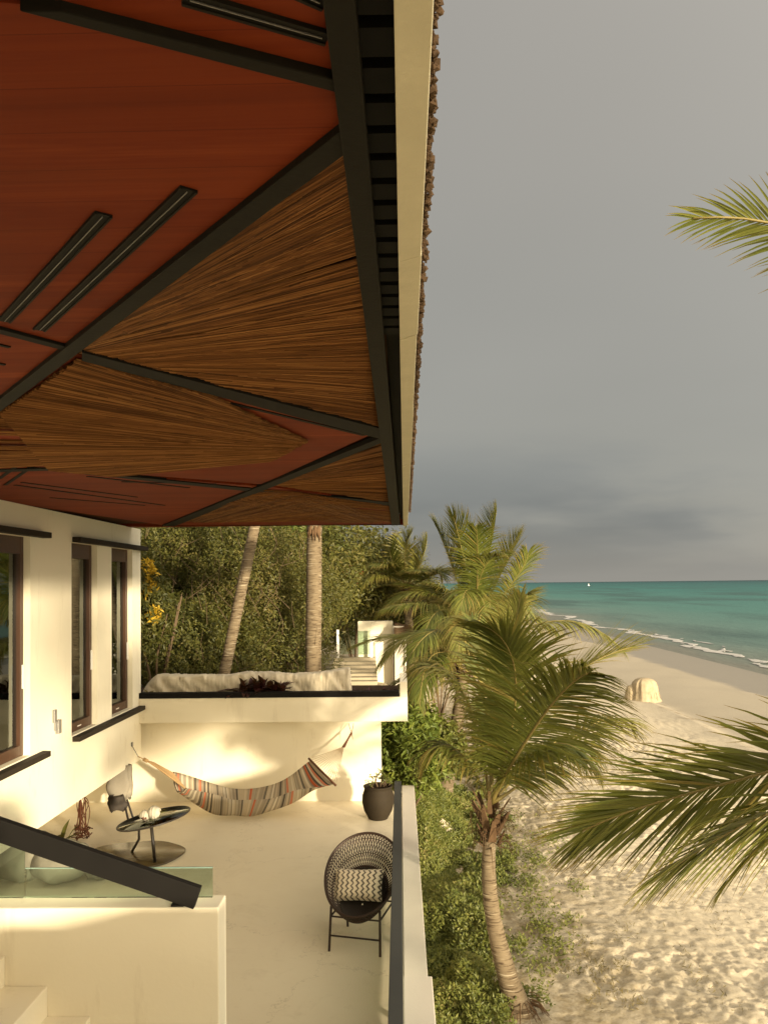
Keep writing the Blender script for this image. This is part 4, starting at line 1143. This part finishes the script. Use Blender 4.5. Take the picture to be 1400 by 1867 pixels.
# --- two tall palms whose trunks rise past the roof edge
def tall_palm(pb, pt, Y, rad, label, seed):
    b = aY(*pb, Y); b.z = gz(b.x, b.y)
    q = aY(*pt, Y); d = (q - aY(*pb, Y)); t_ = q + d * 0.75
    e = empty('coconut_palm', b, label, 'palm tree')
    palm_trunk(e, [b - Vector((0, 0, 0.1)), b.lerp(t_, 0.5), t_], rad * 1.05, rad * 0.92, 1.15, 0.10)
    boots(e, t_, (0, 0, 1), rad, 14, seed, 0.4)
    for k in range(9):
        auto_frond(e, t_, R(95 + k * 19), 0.2 + 0.09 * k, 2.6, 0.9, seed + k, ll=0.8, nl=60, width=0.026)
    return e
e = tall_palm((570, 1240), (573, 960), 16.8, 0.158, 'straight grey ringed palm trunk rising past the far roof edge', 200)
m = MB(); rr = random.Random(4); c0 = aY(573, 972, 16.8)
for k in range(16):
    a = -math.pi / 2 + rr.uniform(-0.9, 0.9); d = Vector((math.cos(a), math.sin(a), 0)); b = c0 + d * 0.155
    m.tube([b + Vector((0, 0, rr.uniform(0.05, 0.16))), b + d * 0.02, b + d * 0.03 - Vector((0, 0, rr.uniform(0.05, 0.2)))], [0.03, 0.022, 0.004], 5)
m.build('husk', M['palm_boot'], e)
tall_palm((393, 1222), (457, 962), 15.3, 0.102, 'pale palm trunk leaning out of the thicket behind the planter', 230)
# --- palm at the picture's right edge: only frond tips reach in
fp = empty('coconut_palm', (4.6, 4.4, -1.4), 'palm outside the picture whose dark fronds reach in from the right edge', 'palm tree')
ctop = Vector((4.3, 4.5, 3.55))
palm_trunk(fp, [(4.6, 4.4, -1.5), (4.9, 4.4, 1.2), tuple(ctop)], 0.16, 0.11, 1.4)
boots(fp, ctop, (0, 0, 1), 0.12, 14, 9, 0.4)
g_ = lambda pts, **kw: frond(fp, [ctop] + [aY(*p) for p in pts], **kw)
g_([(1560, 1450, 4.5), (1300, 1395, 4.55), (1060, 1515, 4.6)], ll=0.84, nl=120, droop=0.06, vee=-0.08, seed=301, width=0.0125, rach=0.02, roll=0.95, dryness=0.03)
g_([(1640, 1460, 4.3), (1430, 1420, 4.2), (1215, 1590, 4.15)], ll=0.78, nl=96, droop=0.12, vee=0.0, seed=302, width=0.0125, roll=0.75, dryness=0.03)
g_([(1640, 1450, 4.1), (1480, 1420, 3.95), (1330, 1600, 3.9)], ll=0.6, nl=70, droop=0.15, vee=0.0, seed=304, width=0.011, roll=0.6)
g_([(1700, 580, 4.5), (1540, 372, 4.5), (1262, 398, 4.5)], ll=0.48, nl=64, droop=0.10, vee=0.1, seed=303, width=0.009, roll=0.75)
rr = random.Random(77)
for k in range(9):  # unseen fronds turned sunward to shade the ones in view
    auto_frond(fp, ctop, R(-130 + k * 14), rr.uniform(0.05, 0.45), 2.6, 0.5, 310 + k, ll=0.7, nl=60)
# --- palms behind the camera: first dapples the house, second added to shade edge fronds
for (x, y, z, s, lab) in ((8.2, -6.4, 5.2, 400, 'coconut palm behind the viewpoint dappling the house wall'), (6.3, -1.0, 3.6, 440, 'second coconut palm behind the viewpoint added to shade the right-edge fronds')):
    e = empty('coconut_palm', (x, y, gz(x, y)), lab, 'palm tree')
    palm_trunk(e, [(x, y, gz(x, y) - 0.1), (x + 0.3, y, 1.2), (x, y, z)], 0.15, 0.11, 1.4)
    for k in range(30 if s == 440 else 10):
        auto_frond(e, (x, y, z), k * 2.4, 0.1 + (0.03 if s == 440 else 0.1) * k, 2.3, 1.0, s + k, ll=0.7, nl=56)

# ------------------------------------------------------------------ ground cover and grass on the sand
lv = LV()
N = 230000
x = 0.22 + rng.gamma(1.35, 0.85, N); y = rng.uniform(6.5, 22, N)
den = fbm(x * 0.9 + 3, y * 0.7, 4); den2 = fbm(x * 2.6 + 9, y * 2.2 + 4, 3)
edge = 1.20 + 0.13 * (y - 8)
fillv = 0.46 * (edge - x) / edge
keep = (den * 0.55 + den2 * 0.45 + fillv > 0.50 + 0.10 * rng.random(N) + 0.10 * sstep(12.5, 15, y)) & (x < 6)
keep &= rng.random(N) < np.where(x > edge, 0.6, 1.0)
x, y, d2 = x[keep], y[keep], den2[keep]
h = (0.03 + 0.75 * np.clip(d2 - 0.30, 0, 1)) * np.clip(1.35 - x / (edge[keep] * 1.2), 0.08, 1) * np.where(y < 12.0, 1.0, 0.5)
z = ground(x, y) + h * rng.random(len(x)) ** 0.5
C = np.stack([x, y, z], 1); n = len(x)
L = rng.uniform(0.026, 0.062, n) * (1 + 0.05 * (y - 8)) * np.clip(1.5 - x / (edge[keep] * 1.6), 0.5, 1)
lv.add(*leaf_arrays(C, rdir(n) * 0.7 + np.array([0.15, -0.45, 0.7]), rdir(n) + np.array([0, 0, 0.6]), L, L * rng.uniform(0.18, 0.32, n)))
for px, py, n, sd in ((1010, 1735, 260, 0.13), (1030, 1690, 110, 0.10), (1052, 1630, 90, 0.10), (970, 1660, 300, 0.2), (980, 1770, 200, 0.16), (960, 1620, 420, 0.16), (975, 1580, 300, 0.14), (930, 1560, 420, 0.18), (985, 1700, 200, 0.1), (1000, 1540, 300, 0.2), (905, 1500, 500, 0.25)):
    p = aZ(px, py, -1.25); d = rng.normal(size=(n, 2)) * sd
    C = np.stack([p.x + d[:, 0], p.y + d[:, 1] * 1.4, ground(p.x + d[:, 0], p.y + d[:, 1] * 1.4) + 0.01 + rng.random(n) * 0.07], 1)
    L = rng.uniform(0.03, 0.07, n)
    lv.add(*leaf_arrays(C, rdir(n) * 0.7 + np.array([0.15, -0.45, 0.7]), rdir(n) + np.array([0, 0, 0.6]), L, L * 0.2))
tag(lv.build('ground_cover', 'cover_leaf'), 'green leafy ground cover between the terrace edge and the sand', 'ground cover', kind='stuff')
lv = LV()
N = 30000
x = 0.6 + rng.gamma(1.6, 0.8, N); y = rng.uniform(7.5, 24, N)
den = fbm(x * 1.7 + 31, y * 1.3 + 7, 4)
keep = (den > 0.53 + 0.03 * x) & (x < 5.5)
x, y = x[keep], y[keep]; n = len(x)
C = np.stack([x, y, ground(x, y) + 0.01], 1)
L = rng.uniform(0.03, 0.085, n)
lv.add(*leaf_arrays(C, rdir(n) + np.array([0, -0.4, 0.2]), rdir(n) * 0.9 + np.array([0, 0, 0.8]), L, L * 0.07))
tag(lv.build('beach_grass', 'dry_grass'), 'sparse dry grass creeping over the sand', 'grass', kind='stuff')
# ------------------------------------------------------------------ garden wall, steps and glass gate up the path
YG = 24.0
gw = empty('garden_wall', aY(690, 1235, YG), 'small white garden wall at the top of the wooden steps', 'wall')
a, b = aY(652, 1133, YG), aY(717, 1240, YG)
m = MB(); m.box((a.x, YG, b.z - 0.6), (b.x, YG + 0.3, a.z)); m.build('wall_block', M['plaster'], gw, 0.02)
a2, b2 = aY(717, 1180, YG), aY(741, 1250, YG)
m = MB(); m.box((b.x + 0.002, YG - 0.4, b2.z - 0.4), (b2.x, YG + 0.2, aY(730, 1140, YG).z)); m.build('side_pier', M['ledge'], gw, 0.02)
cv = empty('sun_canopy', aY(740, 1170, 24.6), 'brown canvas canopy beside the white garden wall', 'canopy')
m = MB(); p0, p1, p2, p3 = aY(718, 1135, 23.8), aY(748, 1141, 23.6), aY(765, 1163, 23.0), aY(718, 1166, 23.2)
m.grid([[p0.lerp(p1, u).lerp(p3.lerp(p2, u), v) - Vector((0, 0, 0.08 * math.sin(u * 3.14) * math.sin(v * 3.14))) for u in np.linspace(0, 1, 8)] for v in np.linspace(0, 1, 8)])
o = m.build('canvas', M['brown_canvas'], cv); md = o.modifiers.new('s', 'SOLIDIFY'); md.thickness = 0.02
m = MB()
for p in (p2, p3): m.tube([p, (p.x, p.y, gz(p.x, p.y))], 0.02, 8)
m.build('post', M['dark_wood'], cv)
stp = empty('wooden_steps', aY(645, 1245, 23), 'weathered plank steps climbing the sandy path to the white wall', 'steps')
for k in range(7):
    y0 = 1243 - k * 7.2; Yk = 21.6 + 0.35 * k
    p, q = aY(601 + k * 1.3, y0, Yk), aY(688 - k * 0.6, y0, Yk)
    m = MB(); m.box((p.x, Yk, p.z - 0.1), (q.x, Yk + 0.36, p.z)); m.build('plank', M['step_wood'], stp, 0.01)
gt = empty('glass_gate', aY(645, 1196, 23.7), 'clear glass gate panels between white posts above the steps', 'gate')
for px in (614, 675):
    m = MB(); p, q = aY(px, 1196, 23.75), aY(px + 4, 1148, 23.75); m.box((p.x, 23.72, p.z - 0.2), (q.x, 23.80, q.z)); m.build('post', M['white_metal'], gt, 0.006)
for a_, b_ in ((620, 648), (653, 674)):
    m = MB(); p, q = aY(a_, 1193, 23.75), aY(b_, 1150, 23.75); m.box((p.x, 23.755, p.z), (q.x, 23.765, q.z)); m.build('pane', M['rail_glass'], gt)

# planter plants
def rosette(name, c, n, L, w, mat, label, seed, spread=0.3):
    e = empty(name, c, label, 'plant'); rr = random.Random(seed); c = Vector(c)
    for k in range(n):
        a = rr.uniform(0, 6.28); el = rr.uniform(0.1, 1.3); l_ = L * rr.uniform(0.6, 1.2)
        o_ = c + Vector((rr.uniform(-spread, spread), rr.uniform(-0.06, 0.06), 0))
        d = Vector((math.cos(a) * math.cos(el), math.sin(a) * math.cos(el), math.sin(el))); s_ = d.cross(Vector((0, 0, 1))).normalized()
        rows = []
        for i in range(6):
            u = i / 5; p = o_ + d * l_ * u - Vector((0, 0, 0.35 * l_ * u * u)); ww = w * (0.35 + 1.3 * u if u < 0.5 else 1.9 * (1 - u) + 0.02)
            nn = s_.cross(d) * ww * (0.4 + 0.2 * math.sin(u * 9 + k))
            rows.append([p + s_ * ww + nn, p, p - s_ * ww + nn])
        m = MB(); m.grid(rows); m.build('leaf', M[mat], e)
zc_ = PZ - 0.08
p = aY(478, 1255, 12.98); rosette('dark_foliage_plant', (p.x, 12.98, zc_ + 0.05), 80, 0.40, 0.06, 'purple_leaf', 'dark purple broad-leaved plant in the middle of the planter', 5, 0.36)
p = aY(680, 1255, 13.0); rosette('dark_foliage_plant', (p.x, 13.0, zc_ - 0.02), 60, 0.22, 0.026, 'purple_leaf', 'low dark brown plant at the end of the planter beyond the limestone', 6, 0.28)
p = aY(272, 1255, 12.95); rosette('dark_foliage_plant', (p.x, 12.95, zc_ - 0.02), 14, 0.2, 0.04, 'dry_grass', 'small dry plant in the planter by the house corner', 7, 0.05)

# ------------------------------------------------------------------ hammock
ham = empty('hammock', aY(440, 1482, 12.1), 'striped cloth hammock slung from the house wall to the planter wall', 'hammock')
us = np.linspace(0, 1, 60)
def interp(pts, depth):
    P = [aY(px, py, d) for (px, py), d in zip(pts, depth)]
    # resample with catmull-rom
    out = []
    n = len(P) - 1
    for u in us:
        f_ = u * n; i = min(int(f_), n - 1); t_ = f_ - i
        p0, p1, p2, p3 = P[max(i - 1, 0)], P[i], P[i + 1], P[min(i + 2, n)]
        out.append(0.5 * ((2 * p1) + (p2 - p0) * t_ + (2 * p0 - 5 * p1 + 4 * p2 - p3) * t_ * t_ + (3 * p1 - p0 - 3 * p2 + p3) * t_ ** 3))
    return out
Bk = interp([(316, 1407), (378, 1425), (420, 1437), (486, 1434), (531, 1413), (566, 1386)], [12.45, 12.5, 12.5, 12.5, 12.5, 12.52])
Fr = interp([(341, 1438), (386, 1447), (432, 1458), (490, 1456), (545, 1440), (609, 1430)], [12.15, 12.0, 11.95, 11.95, 11.98, 12.0])
Bt = interp([(322, 1440), (380, 1479), (428, 1486), (475, 1483), (540, 1457), (590, 1413)], [12.25, 12.1, 12.05, 12.05, 12.15, 12.26])
rows, uvs = [], []
for i, u in enumerate(us):
    row = []
    for j in range(17):
        v = j / 16
        mid = Bt[i] * 2 - (Bk[i] + Fr[i]) * 0.5
        p = Bk[i] * (1 - v) ** 2 + mid * 2 * v * (1 - v) + Fr[i] * v * v
        wr = 0.014 * math.sin(v * 21 + u * 5) * (1 - sstep(0.0, 0.35, u)) + 0.006 * math.sin(v * 9 + u * 23)
        p = p + Vector((0, -0.3, 1)) * float(wr)
        p.z = max(p.z, 0.03)
        row.append(p); uvs.append((u, v))
    rows.append(row)
m = MB(); m.grid(rows); o = m.build('cloth', M['hammock'], ham, uvs=uvs)
md = o.modifiers.new('s', 'SOLIDIFY'); md.thickness = 0.006
barA, barB = aY(563, 1383, 12.53), aY(612, 1432, 11.98)
m = MB(); m.tube([barA, barB], 0.017, 10); m.build('spreader_bar', M['bar_wood'], ham)
kn = aY(627, 1361, 12.55); hk = aY(641, 1336, 12.72); an = aY(641, 1319, 12.86)
m = MB()
for k in range(15):
    u = k / 14; p = barA.lerp(barB, u); m.tube([p, p.lerp(kn, 0.5) - Vector((0, 0, 0.012)), kn], 0.0038, 5, False)
m.build('suspension_cords', M['cord_white'], ham)
m = MB(); m.tube([kn - Vector((0.03, 0, 0.03)), kn, kn.lerp(hk, 0.5), hk], [0.012, 0.024, 0.014, 0.017], 8); m.tube([hk, hk + Vector((0.02, -0.02, -0.1))], [0.008, 0.004], 6)
for s_ in (-0.045, 0.03): m.tube([hk, hk.lerp(an, 0.5) + Vector((s_ * 0.6, 0, 0)), an + Vector((s_, 0, 0))], 0.005, 6)
m.build('hanging_rope', M['bar_wood'], ham)
rg = aY(252, 1379, 12.42); wa_ = aX(240, 1357, XW)
m = MB()
for k in range(9):
    u = k / 8; p = Bk[0].lerp(Fr[0], u); mid_ = aY(285, 1396, 12.38) + (p - Bk[0].lerp(Fr[0], .5)) * 0.35
    m.tube([p.lerp(Bt[2], 0.1), mid_, aY(266, 1386, 12.4), rg], [0.012, 0.011, 0.008, 0.007], 6, False)
m.tube([aY(262, 1384, 12.4), aY(270, 1388, 12.4)], 0.028, 8)
m.build('gathered_ropes', M['rope'], ham)
m = MB(); n = 7
for k in range(n):
    p = rg.lerp(wa_, (k + 0.5) / n); d = (wa_ - rg).normalized(); sd = d.cross(Vector((0, 0, 1) if k % 2 else (1, 0, 0))).normalized()
    ring = [p + d * 0.022 * math.cos(a) + sd * 0.010 * math.sin(a) for a in np.linspace(0, 2 * math.pi, 11)]
    m.tube(ring, 0.003, 5, False)
m.obox(wa_ + Vector((0.012, 0, 0)), (0.011, 0, 0), (0, 0.02, 0), (0, 0, 0.03))
m.build('chain', M['grey_metal'], ham)

# ------------------------------------------------------------------ clay pot
pc = aZ(690, 1492, 0.0); pc = Vector((pc.x - 0.005, pc.y, 0))
pot = empty('plant_pot', pc, 'dark bronze bulbous pot with a straggly succulent by the railing end', 'plant pot')
m = MB(); k_ = 0.53
m.lathe([(r_ * 1.10, z_ * 0.9) for r_, z_ in [(0.001, 0.0), (0.125, 0.0), (0.135, 0.02), (0.185, 0.13), (0.213, 0.27), (0.208, 0.38), (0.185, 0.46), (0.180, 0.485), (0.192, 0.51), (0.195, 0.525), (0.183, 0.53), (0.170, 0.51), (0.165, 0.46), (0.001, 0.455)]], pc, 40, lambda a, z: 1 + 0.012 * math.sin(a * 3 + z * 5))
m.build('vessel', M['bronze'], pot)
m = MB(); m.lathe([(0.175, 0.425), (0.1, 0.44), (0.001, 0.445)], pc, 24); m.build('soil', M['soil'], pot)
m = MB(); l2 = LV(); rr = random.Random(12)
for k in range(16):
    a = rr.uniform(0, 6.28); r_ = rr.uniform(0, 0.12); b = pc + Vector((math.cos(a) * r_, math.sin(a) * r_, 0.43)); q = b + Vector((math.cos(a) * rr.uniform(0.02, 0.1), math.sin(a) * 0.06, rr.uniform(0.08, 0.22)))
    md_ = b.lerp(q, 0.5) + Vector((rr.gauss(0, 0.02), rr.gauss(0, 0.02), 0)); m.tube([b, md_, q], [0.008, 0.006, 0.004], 5)
    l2.blob(tuple(q), 0.03, 14, 0.045, 1, 0.3, 0.5)
m.build('stems', M['twig'], pot); l2.build('leaves', 'cover_leaf', pot)

# ------------------------------------------------------------------ woven tub chair
ch0 = aZ(617, 1740, 0.0)
YAWC = R(-14)
CC = Vector((ch0.x + 0.205, ch0.y + 0.24, 0))
ch = empty('lounge_chair', CC, 'dark brown woven tub chair facing the viewer beside the railing', 'chair')
RC = Matrix.Rotation(-YAWC * -1, 3, 'Z')
def cp(x_, y_, z_): return CC + RC @ Vector((x_, y_, z_))
cen, bot = Vector((0, 0.05, 0.66)), Vector((0, 0.03, 0.33))
def rim(a):
    s_ = math.sin(a); c_ = math.cos(a)
    up = Vector((0, 0.30, 0.27)) if s_ > 0 else Vector((0, 0.36, 0.30))
    return cen + Vector((0.362, 0, 0)) * c_ * (1 + 0.03 * s_) + up * s_
def shell(a, r_):
    q = cen + (rim(a) - cen) * r_ + (bot - cen) * (1 - r_ ** 2.2)
    return cp(*q)
m = MB(); NA, NR = 76, 19
for i in range(NR):
    r_a, r_b = 0.10 + 0.90 * i / NR, 0.10 + 0.90 * (i + 1) / NR
    o_a, o_b = (i % 2) * 0.5, ((i + 1) % 2) * 0.5
    for k in range(NA):
        p = shell((k + o_a) * 2 * math.pi / NA, r_a)
        for s_ in (0, 1):
            kk = k + (s_ if i % 2 else s_ - 1) + o_b
            q = shell(kk * 2 * math.pi / NA, r_b); m.tube([p, q], 0.0050 if i < 12 else 0.0042, 4, False, False)
    if i % 3 == 0: m.tube([shell(k * 2 * math.pi / NA, r_a) for k in range(NA + 1)], 0.0045, 4, False, False)
m.build('woven_shell', M['rattan'], ch)
m = MB(); m.tube([shell(a, 1.0) for a in np.linspace(0, 2 * math.pi, 65)], 0.013, 8, False); m.build('rim', M['rattan'], ch)
m = MB(); m.tube([shell(a, 0.66) + Vector((0, -0.02, 0.01)) for a in np.linspace(R(8), R(172), 40)], 0.011, 8); m.build('back_hoop', M['rattan'], ch)
m = MB(); m.grid([[shell(a, r_) + Vector((0, 0, 0.022)) for a in np.linspace(0, 2 * math.pi, 40)] for r_ in np.linspace(0.02, 0.62, 8)]); m.build('seat_pad', M['dark_cloth'], ch)
legs = {}
for sx in (-1, 1):
    for sy in (-1, 1):
        foot_ = cp(sx * 0.245, -0.24 if sy < 0 else 0.33, 0); tp_ = cp(sx * 0.235, -0.20 if sy < 0 else 0.24, 0.40 if sy < 0 else 0.46)
        legs[sx, sy] = (foot_, tp_); m = MB(); m.tube([foot_, tp_], 0.0115, 8); m.build('leg', M['rattan'], ch)
def lp(k, z): f_, t_ = legs[k]; return f_.lerp(t_, z / t_.z)
for a_, b_, z in (((-1, -1), (1, -1), 0.14), ((-1, -1), (1, -1), 0.31), ((-1, 1), (1, 1), 0.31), ((-1, -1), (-1, 1), 0.31), ((1, -1), (1, 1), 0.31)):
    m = MB(); m.tube([lp(a_, z), lp(b_, z)], 0.009, 8); m.build('stretcher', M['rattan'], ch)
# pillow
pl = MB(); rows, uvs = [], []
pcn = cp(-0.035, 0.02, 0.535); lean = Matrix.Rotation(R(-32), 3, 'X')
for side in (1, -1):
    for i in range(19):
        row = []
        for j in range(13):
            a, b = i / 18 * 2 - 1, j / 12 * 2 - 1
            th = 0.075 * (max(0, 1 - a ** 4) * max(0, 1 - b ** 4)) ** 0.6
            pinch = 1 - 0.07 * (1 - abs(a)) ** 1 * abs(b) ** 3
            q = Vector((a * 0.245 * (1 - 0.06 * (1 - b * b)), -side * th, b * 0.15 * pinch))
            row.append(pcn + RC @ (Matrix.Rotation(R(-4), 3, 'Y') @ (lean @ q))); uvs.append((i / 18, j / 12))
        rows.append(row)
    pl.grid(rows[-19:], True)
o = pl.build('pillow', M['pillow'], None, uvs=uvs, loc=tuple(pcn - Vector((0, 0, 0.12))))
tag(o, 'cream and dark braided knit pillow in the woven tub chair', 'pillow')

# ------------------------------------------------------------------ two-tier side table with shell
tc = Vector((-3.28, 10.45, 0))
tb = empty('side_table', tc, 'two-tier side table with tilted smoked glass disc and brown base', 'table')
def org(a, z): return 1 + 0.42 * max(0, math.cos(a - R(172))) ** 3 + 0.03 * math.sin(5 * a)
m = MB(); m.lathe([(0.001, 0.0), (0.50, 0.0), (0.51, 0.008), (0.51, 0.018), (0.50, 0.024), (0.001, 0.024)], tc, 56, org); m.build('base_disc', M['table_brown'], tb)
uc = aY(281, 1493, 10.35); tilt = Matrix.Rotation(R(-11), 3, 'Y')
m = MB(); m.lathe([(0.001, 0.0), (0.442, 0.0), (0.442, 0.014), (0.001, 0.014)], uc, 56, None, tilt); m.build('glass_top', M['table_glass'], tb)
m = MB(); m.tube([uc + tilt @ Vector((0.449 * math.cos(a), 0.449 * math.sin(a), 0.007)) for a in np.linspace(0, 2 * math.pi, 57)], 0.010, 6, False); m.build('rim', M['black_steel'], tb)
q1 = aZ(283, 1572, 0.024); t1 = uc + tilt @ Vector((0.02, -0.18, 0)); q2 = aZ(241, 1553, 0.024); t2 = uc + tilt @ Vector((-0.16, -0.1, 0))
m = MB(); m.tube([q1, t1], 0.02, 10); m.build('post', M['black_steel'], tb)
m = MB(); m.tube([q2, q2.lerp(t2, 0.45) + Vector((0.05, 0, 0)), t2], 0.016, 10); m.build('post', M['black_steel'], tb)
sc_ = uc + tilt @ Vector((-0.04, -0.02, 0.016))
shl = empty('conch_shell', sc_, 'ruffled white seashell lying on the glass table top', 'shell')
m = MB(); rr = random.Random(2)
for (ox, sz, tz) in ((-0.055, 0.085, 0.4), (0.065, 0.10, -0.5)):
    rows = []
    for i in range(15):
        u = i / 14; row = []
        for j in range(22):
            v = j / 21 * 4.9; r_ = sz * (0.25 + 0.75 * math.sin(u * 3.0)) * (0.55 + 0.09 * v) * (1 + 0.13 * math.sin(u * 30 + v * 3))
            q = Vector((ox + (u - 0.5) * sz * 1.7, r_ * math.cos(v + tz), sz * 0.75 + r_ * math.sin(v + tz)))
            row.append(sc_ + tilt @ q)
        rows.append(row)
    m.grid(rows)
o = m.build('shell_body', M['shell_white'], shl); md = o.modifiers.new('s', 'SOLIDIFY'); md.thickness = 0.008
m = MB()
for ox in (-0.055, 0.065):
    c_ = sc_ + tilt @ Vector((ox, -0.035, 0.035)); m.lathe([(0.001, 0.03), (0.03, 0.02), (0.04, 0), (0.03, -0.02), (0.001, -0.03)], c_, 14)
m.build('shell_mouth', M['shell_dark'], shl)

# ------------------------------------------------------------------ things in the low recess under the house
# jacket hung on a folded black chair
jb = aZ(238, 1512, 0.0)
jk = empty('folding_chair', jb, 'folded black chair draped with a grey jacket under the house overhang', 'chair')
jt = aY(212, 1402, 12.5)
m = MB(); m.tube([jb, aY(222, 1440, 12.3), jt], 0.016, 8); m.build('leg', M['black_steel'], jk)
m = MB(); m.tube([aZ(246, 1500, 0.0), aY(226, 1440, 12.3), aY(222, 1402, 12.5)], 0.016, 8); m.build('leg', M['black_steel'], jk)
def cloth(parent, name, mat, c, w, h_, d_, seed, n=18):
    m = MB(); rows = []
    for i in range(n + 1):
        u = i / n; row = []
        for j in range(22):
            a = j / 22 * 2 * math.pi
            rw = w * (0.62 + 0.38 * math.sin(u * 2.4 + 0.3)) * (1 + 0.16 * math.sin(3 * a + u * 4 + seed) + 0.10 * math.sin(5 * a - u * 7 + seed))
            if u > 0.92: rw *= 0.8
            row.append((c.x + rw * math.cos(a), c.y + d_ * math.sin(a) * (1 + 0.2 * math.sin(2 * a + seed)), c.z + h_ * (0.5 - u) + 0.03 * math.sin(2 * a + seed) * u))
        rows.append(row)
    m.grid(rows, True, True); m.build(name, M[mat], parent)
cloth(jk, 'jacket', 'grey_cloth', aY(217, 1430, 12.1), 0.15, 0.50, 0.10, 1.0)
cloth(jk, 'jacket_sleeve', 'grey_cloth', aY(232, 1425, 12.15), 0.085, 0.50, 0.07, 2.4)
cloth(jk, 'bag', 'dark_cloth', aY(214, 1464, 11.95), 0.13, 0.22, 0.09, 4.0)
db = aZ(150, 1532, 0.0)
dr = empty('dried_plant', db, 'bunch of dried brown stems hanging beside the side table', 'plant')
m = MB(); rr = random.Random(31); tp_ = aY(147, 1448, db.y)
m.tube([aY(147, 1440, db.y), aY(147, 1520, db.y)], [0.016, 0.012], 6)
for k in range(15):
    e_ = aY(150 + rr.uniform(-12, 14), 1518 + rr.uniform(-8, 10), db.y); mid_ = aY(150 + rr.uniform(-14, 20), 1465 + rr.uniform(-8, 12), db.y)
    m.tube([bez([tp_, mid_ + Vector((0, 0, 0.05)), mid_, e_], t) for t in np.linspace(0, 1, 8)], 0.006, 5, False)
for k in range(60):
    p = aY(150 + rr.uniform(-12, 13), 1516 + rr.uniform(-10, 12), db.y + rr.uniform(-.06, .06)); q = p + Vector((rr.gauss(0, 0.05), rr.gauss(0, 0.03), rr.gauss(0, 0.04))); m.tube([p, q], 0.007, 4, False)
m.build('stems', M['dried_stem'], dr)
for (px, py, rr_, lab, sd) in ((28, 1592, 0.42, 'large pale rounded boulder seen through the stair glass', 2), (98, 1596, 0.36, 'mottled grey boulder seen through the stair glass', 5), (178, 1585, 0.22, 'small pale stone behind the stair handrail', 8), (60, 1560, 0.2, 'grey stone between the two boulders behind the handrail', 11)):
    p = aZ(px, py + 22, 0.0)
    rock('boulder', (p.x, p.y + rr_ * 0.6, rr_ * 0.62), rr_, rr_ * 0.9, rr_ * 0.66, 'boulder', lab, 'boulder', seed=sd, boxy=2.0, n=22, rough=0.12)
ag = aZ(95, 1560, 0.0)
rosette('spiky_plant', (ag.x, ag.y + 0.1, 0.05), 12, 0.52, 0.035, 'thicket_leaf', 'spiky grey green plant poking up above the stair handrail', 15, 0.12)

# ------------------------------------------------------------------ stump on the beach, far sailboat
sb = aZ(1174, 1276, -1.95); sb.z = gz(sb.x, sb.y) - 0.05
stump = empty('palm_stump', sb, 'pale weathered palm stump standing on the open beach', 'stump')
wd = (aY(1203, 1270, sb.y).x - aY(1150, 1270, sb.y).x) / 2
hh = aY(1178, 1236, sb.y).z - sb.z
def stf(a, z): return 1 + 0.30 * (float(fbm(math.cos(a) * 1.3 + 5 + z, math.sin(a) * 1.3 + 7 + z * 0.8, 4)) - 0.5) + 0.10 * (float(fbm(a * 5 + 3, z * 1.2, 3)) - 0.5)
m = MB(); m.lathe([(wd * 1.12, 0), (wd * 0.98, hh * 0.15), (wd * 0.90, hh * 0.45), (wd * 0.88, hh * 0.65), (wd * 0.80, hh * 0.82), (wd * 0.62, hh * 0.93), (wd * 0.38, hh * 0.99), (0.01, hh * 1.0)], sb, 120, stf)
m.build('trunk_mass', M['stump_wood'], stump)
m = MB(); rr = random.Random(5)
for k in range(36):
    a = rr.uniform(0, 6.28); z0_ = rr.uniform(0, 0.4) * hh; z1_ = min(hh * 0.86, z0_ + rr.uniform(0.3, 0.6) * hh)
    f_ = lambda z: wd * (1.10 - 0.22 * min(1, z / hh / 0.5) - 0.10 * max(0, z / hh - 0.6) / 0.25) * stf(a, z)
    m.tube([sb + Vector((math.cos(a) * f_(z), math.sin(a) * f_(z), z)) for z in np.linspace(z0_, z1_, 5)], [0.004, 0.007, 0.007, 0.006, 0.002], 5, False)
m.build('fibres', M['stump_wood'], stump)
m = MB(); q = sb + Vector((-wd * 0.85, wd * 0.1, 0)); m.lathe([(wd * 0.5, 0), (wd * 0.42, hh * 0.4), (wd * 0.3, hh * 0.62), (0.01, hh * 0.72)], q, 40, stf); m.build('side_root', M['stump_wood'], stump)
bx = aZ(1073, 1068, -3.0); bx = Vector((bx.x * 1500 / bx.y, 1500, -3.0)) if bx.y > 1500 else bx
k_ = bx.y / 1500
boat = empty('sailboat', bx, 'tiny white sailboat far out near the horizon', 'sailboat')
m = MB(); s_ = 3.6 * k_
m.add([bx + Vector(v) * s_ for v in ((-0.6, 0, 0.15), (0.6, 0, 0.18), (0.35, 0.15, 0.0), (-0.45, 0.15, 0.0), (0.35, -0.15, 0.0), (-0.45, -0.15, 0.0), (-0.55, 0.16, 0.17), (-0.55, -0.16, 0.17))], [(1, 6, 3, 2), (1, 4, 5, 7), (6, 7, 5, 3), (2, 3, 5, 4), (1, 7, 6), (1, 2, 4)]); m.build('hull', M['white_metal'], boat)
m = MB(); m.add([bx + Vector(v) * s_ for v in ((0.05, 0, 0.22), (-0.5, 0.06, 0.25), (0.08, 0, 1.35), (0.05, 0.03, 0.22), (-0.5, 0.09, 0.25), (0.08, 0.03, 1.35))], [(0, 1, 2), (5, 4, 3), (0, 3, 4, 1), (1, 4, 5, 2), (2, 5, 3, 0)]); m.build('sail', M['white_metal'], boat)
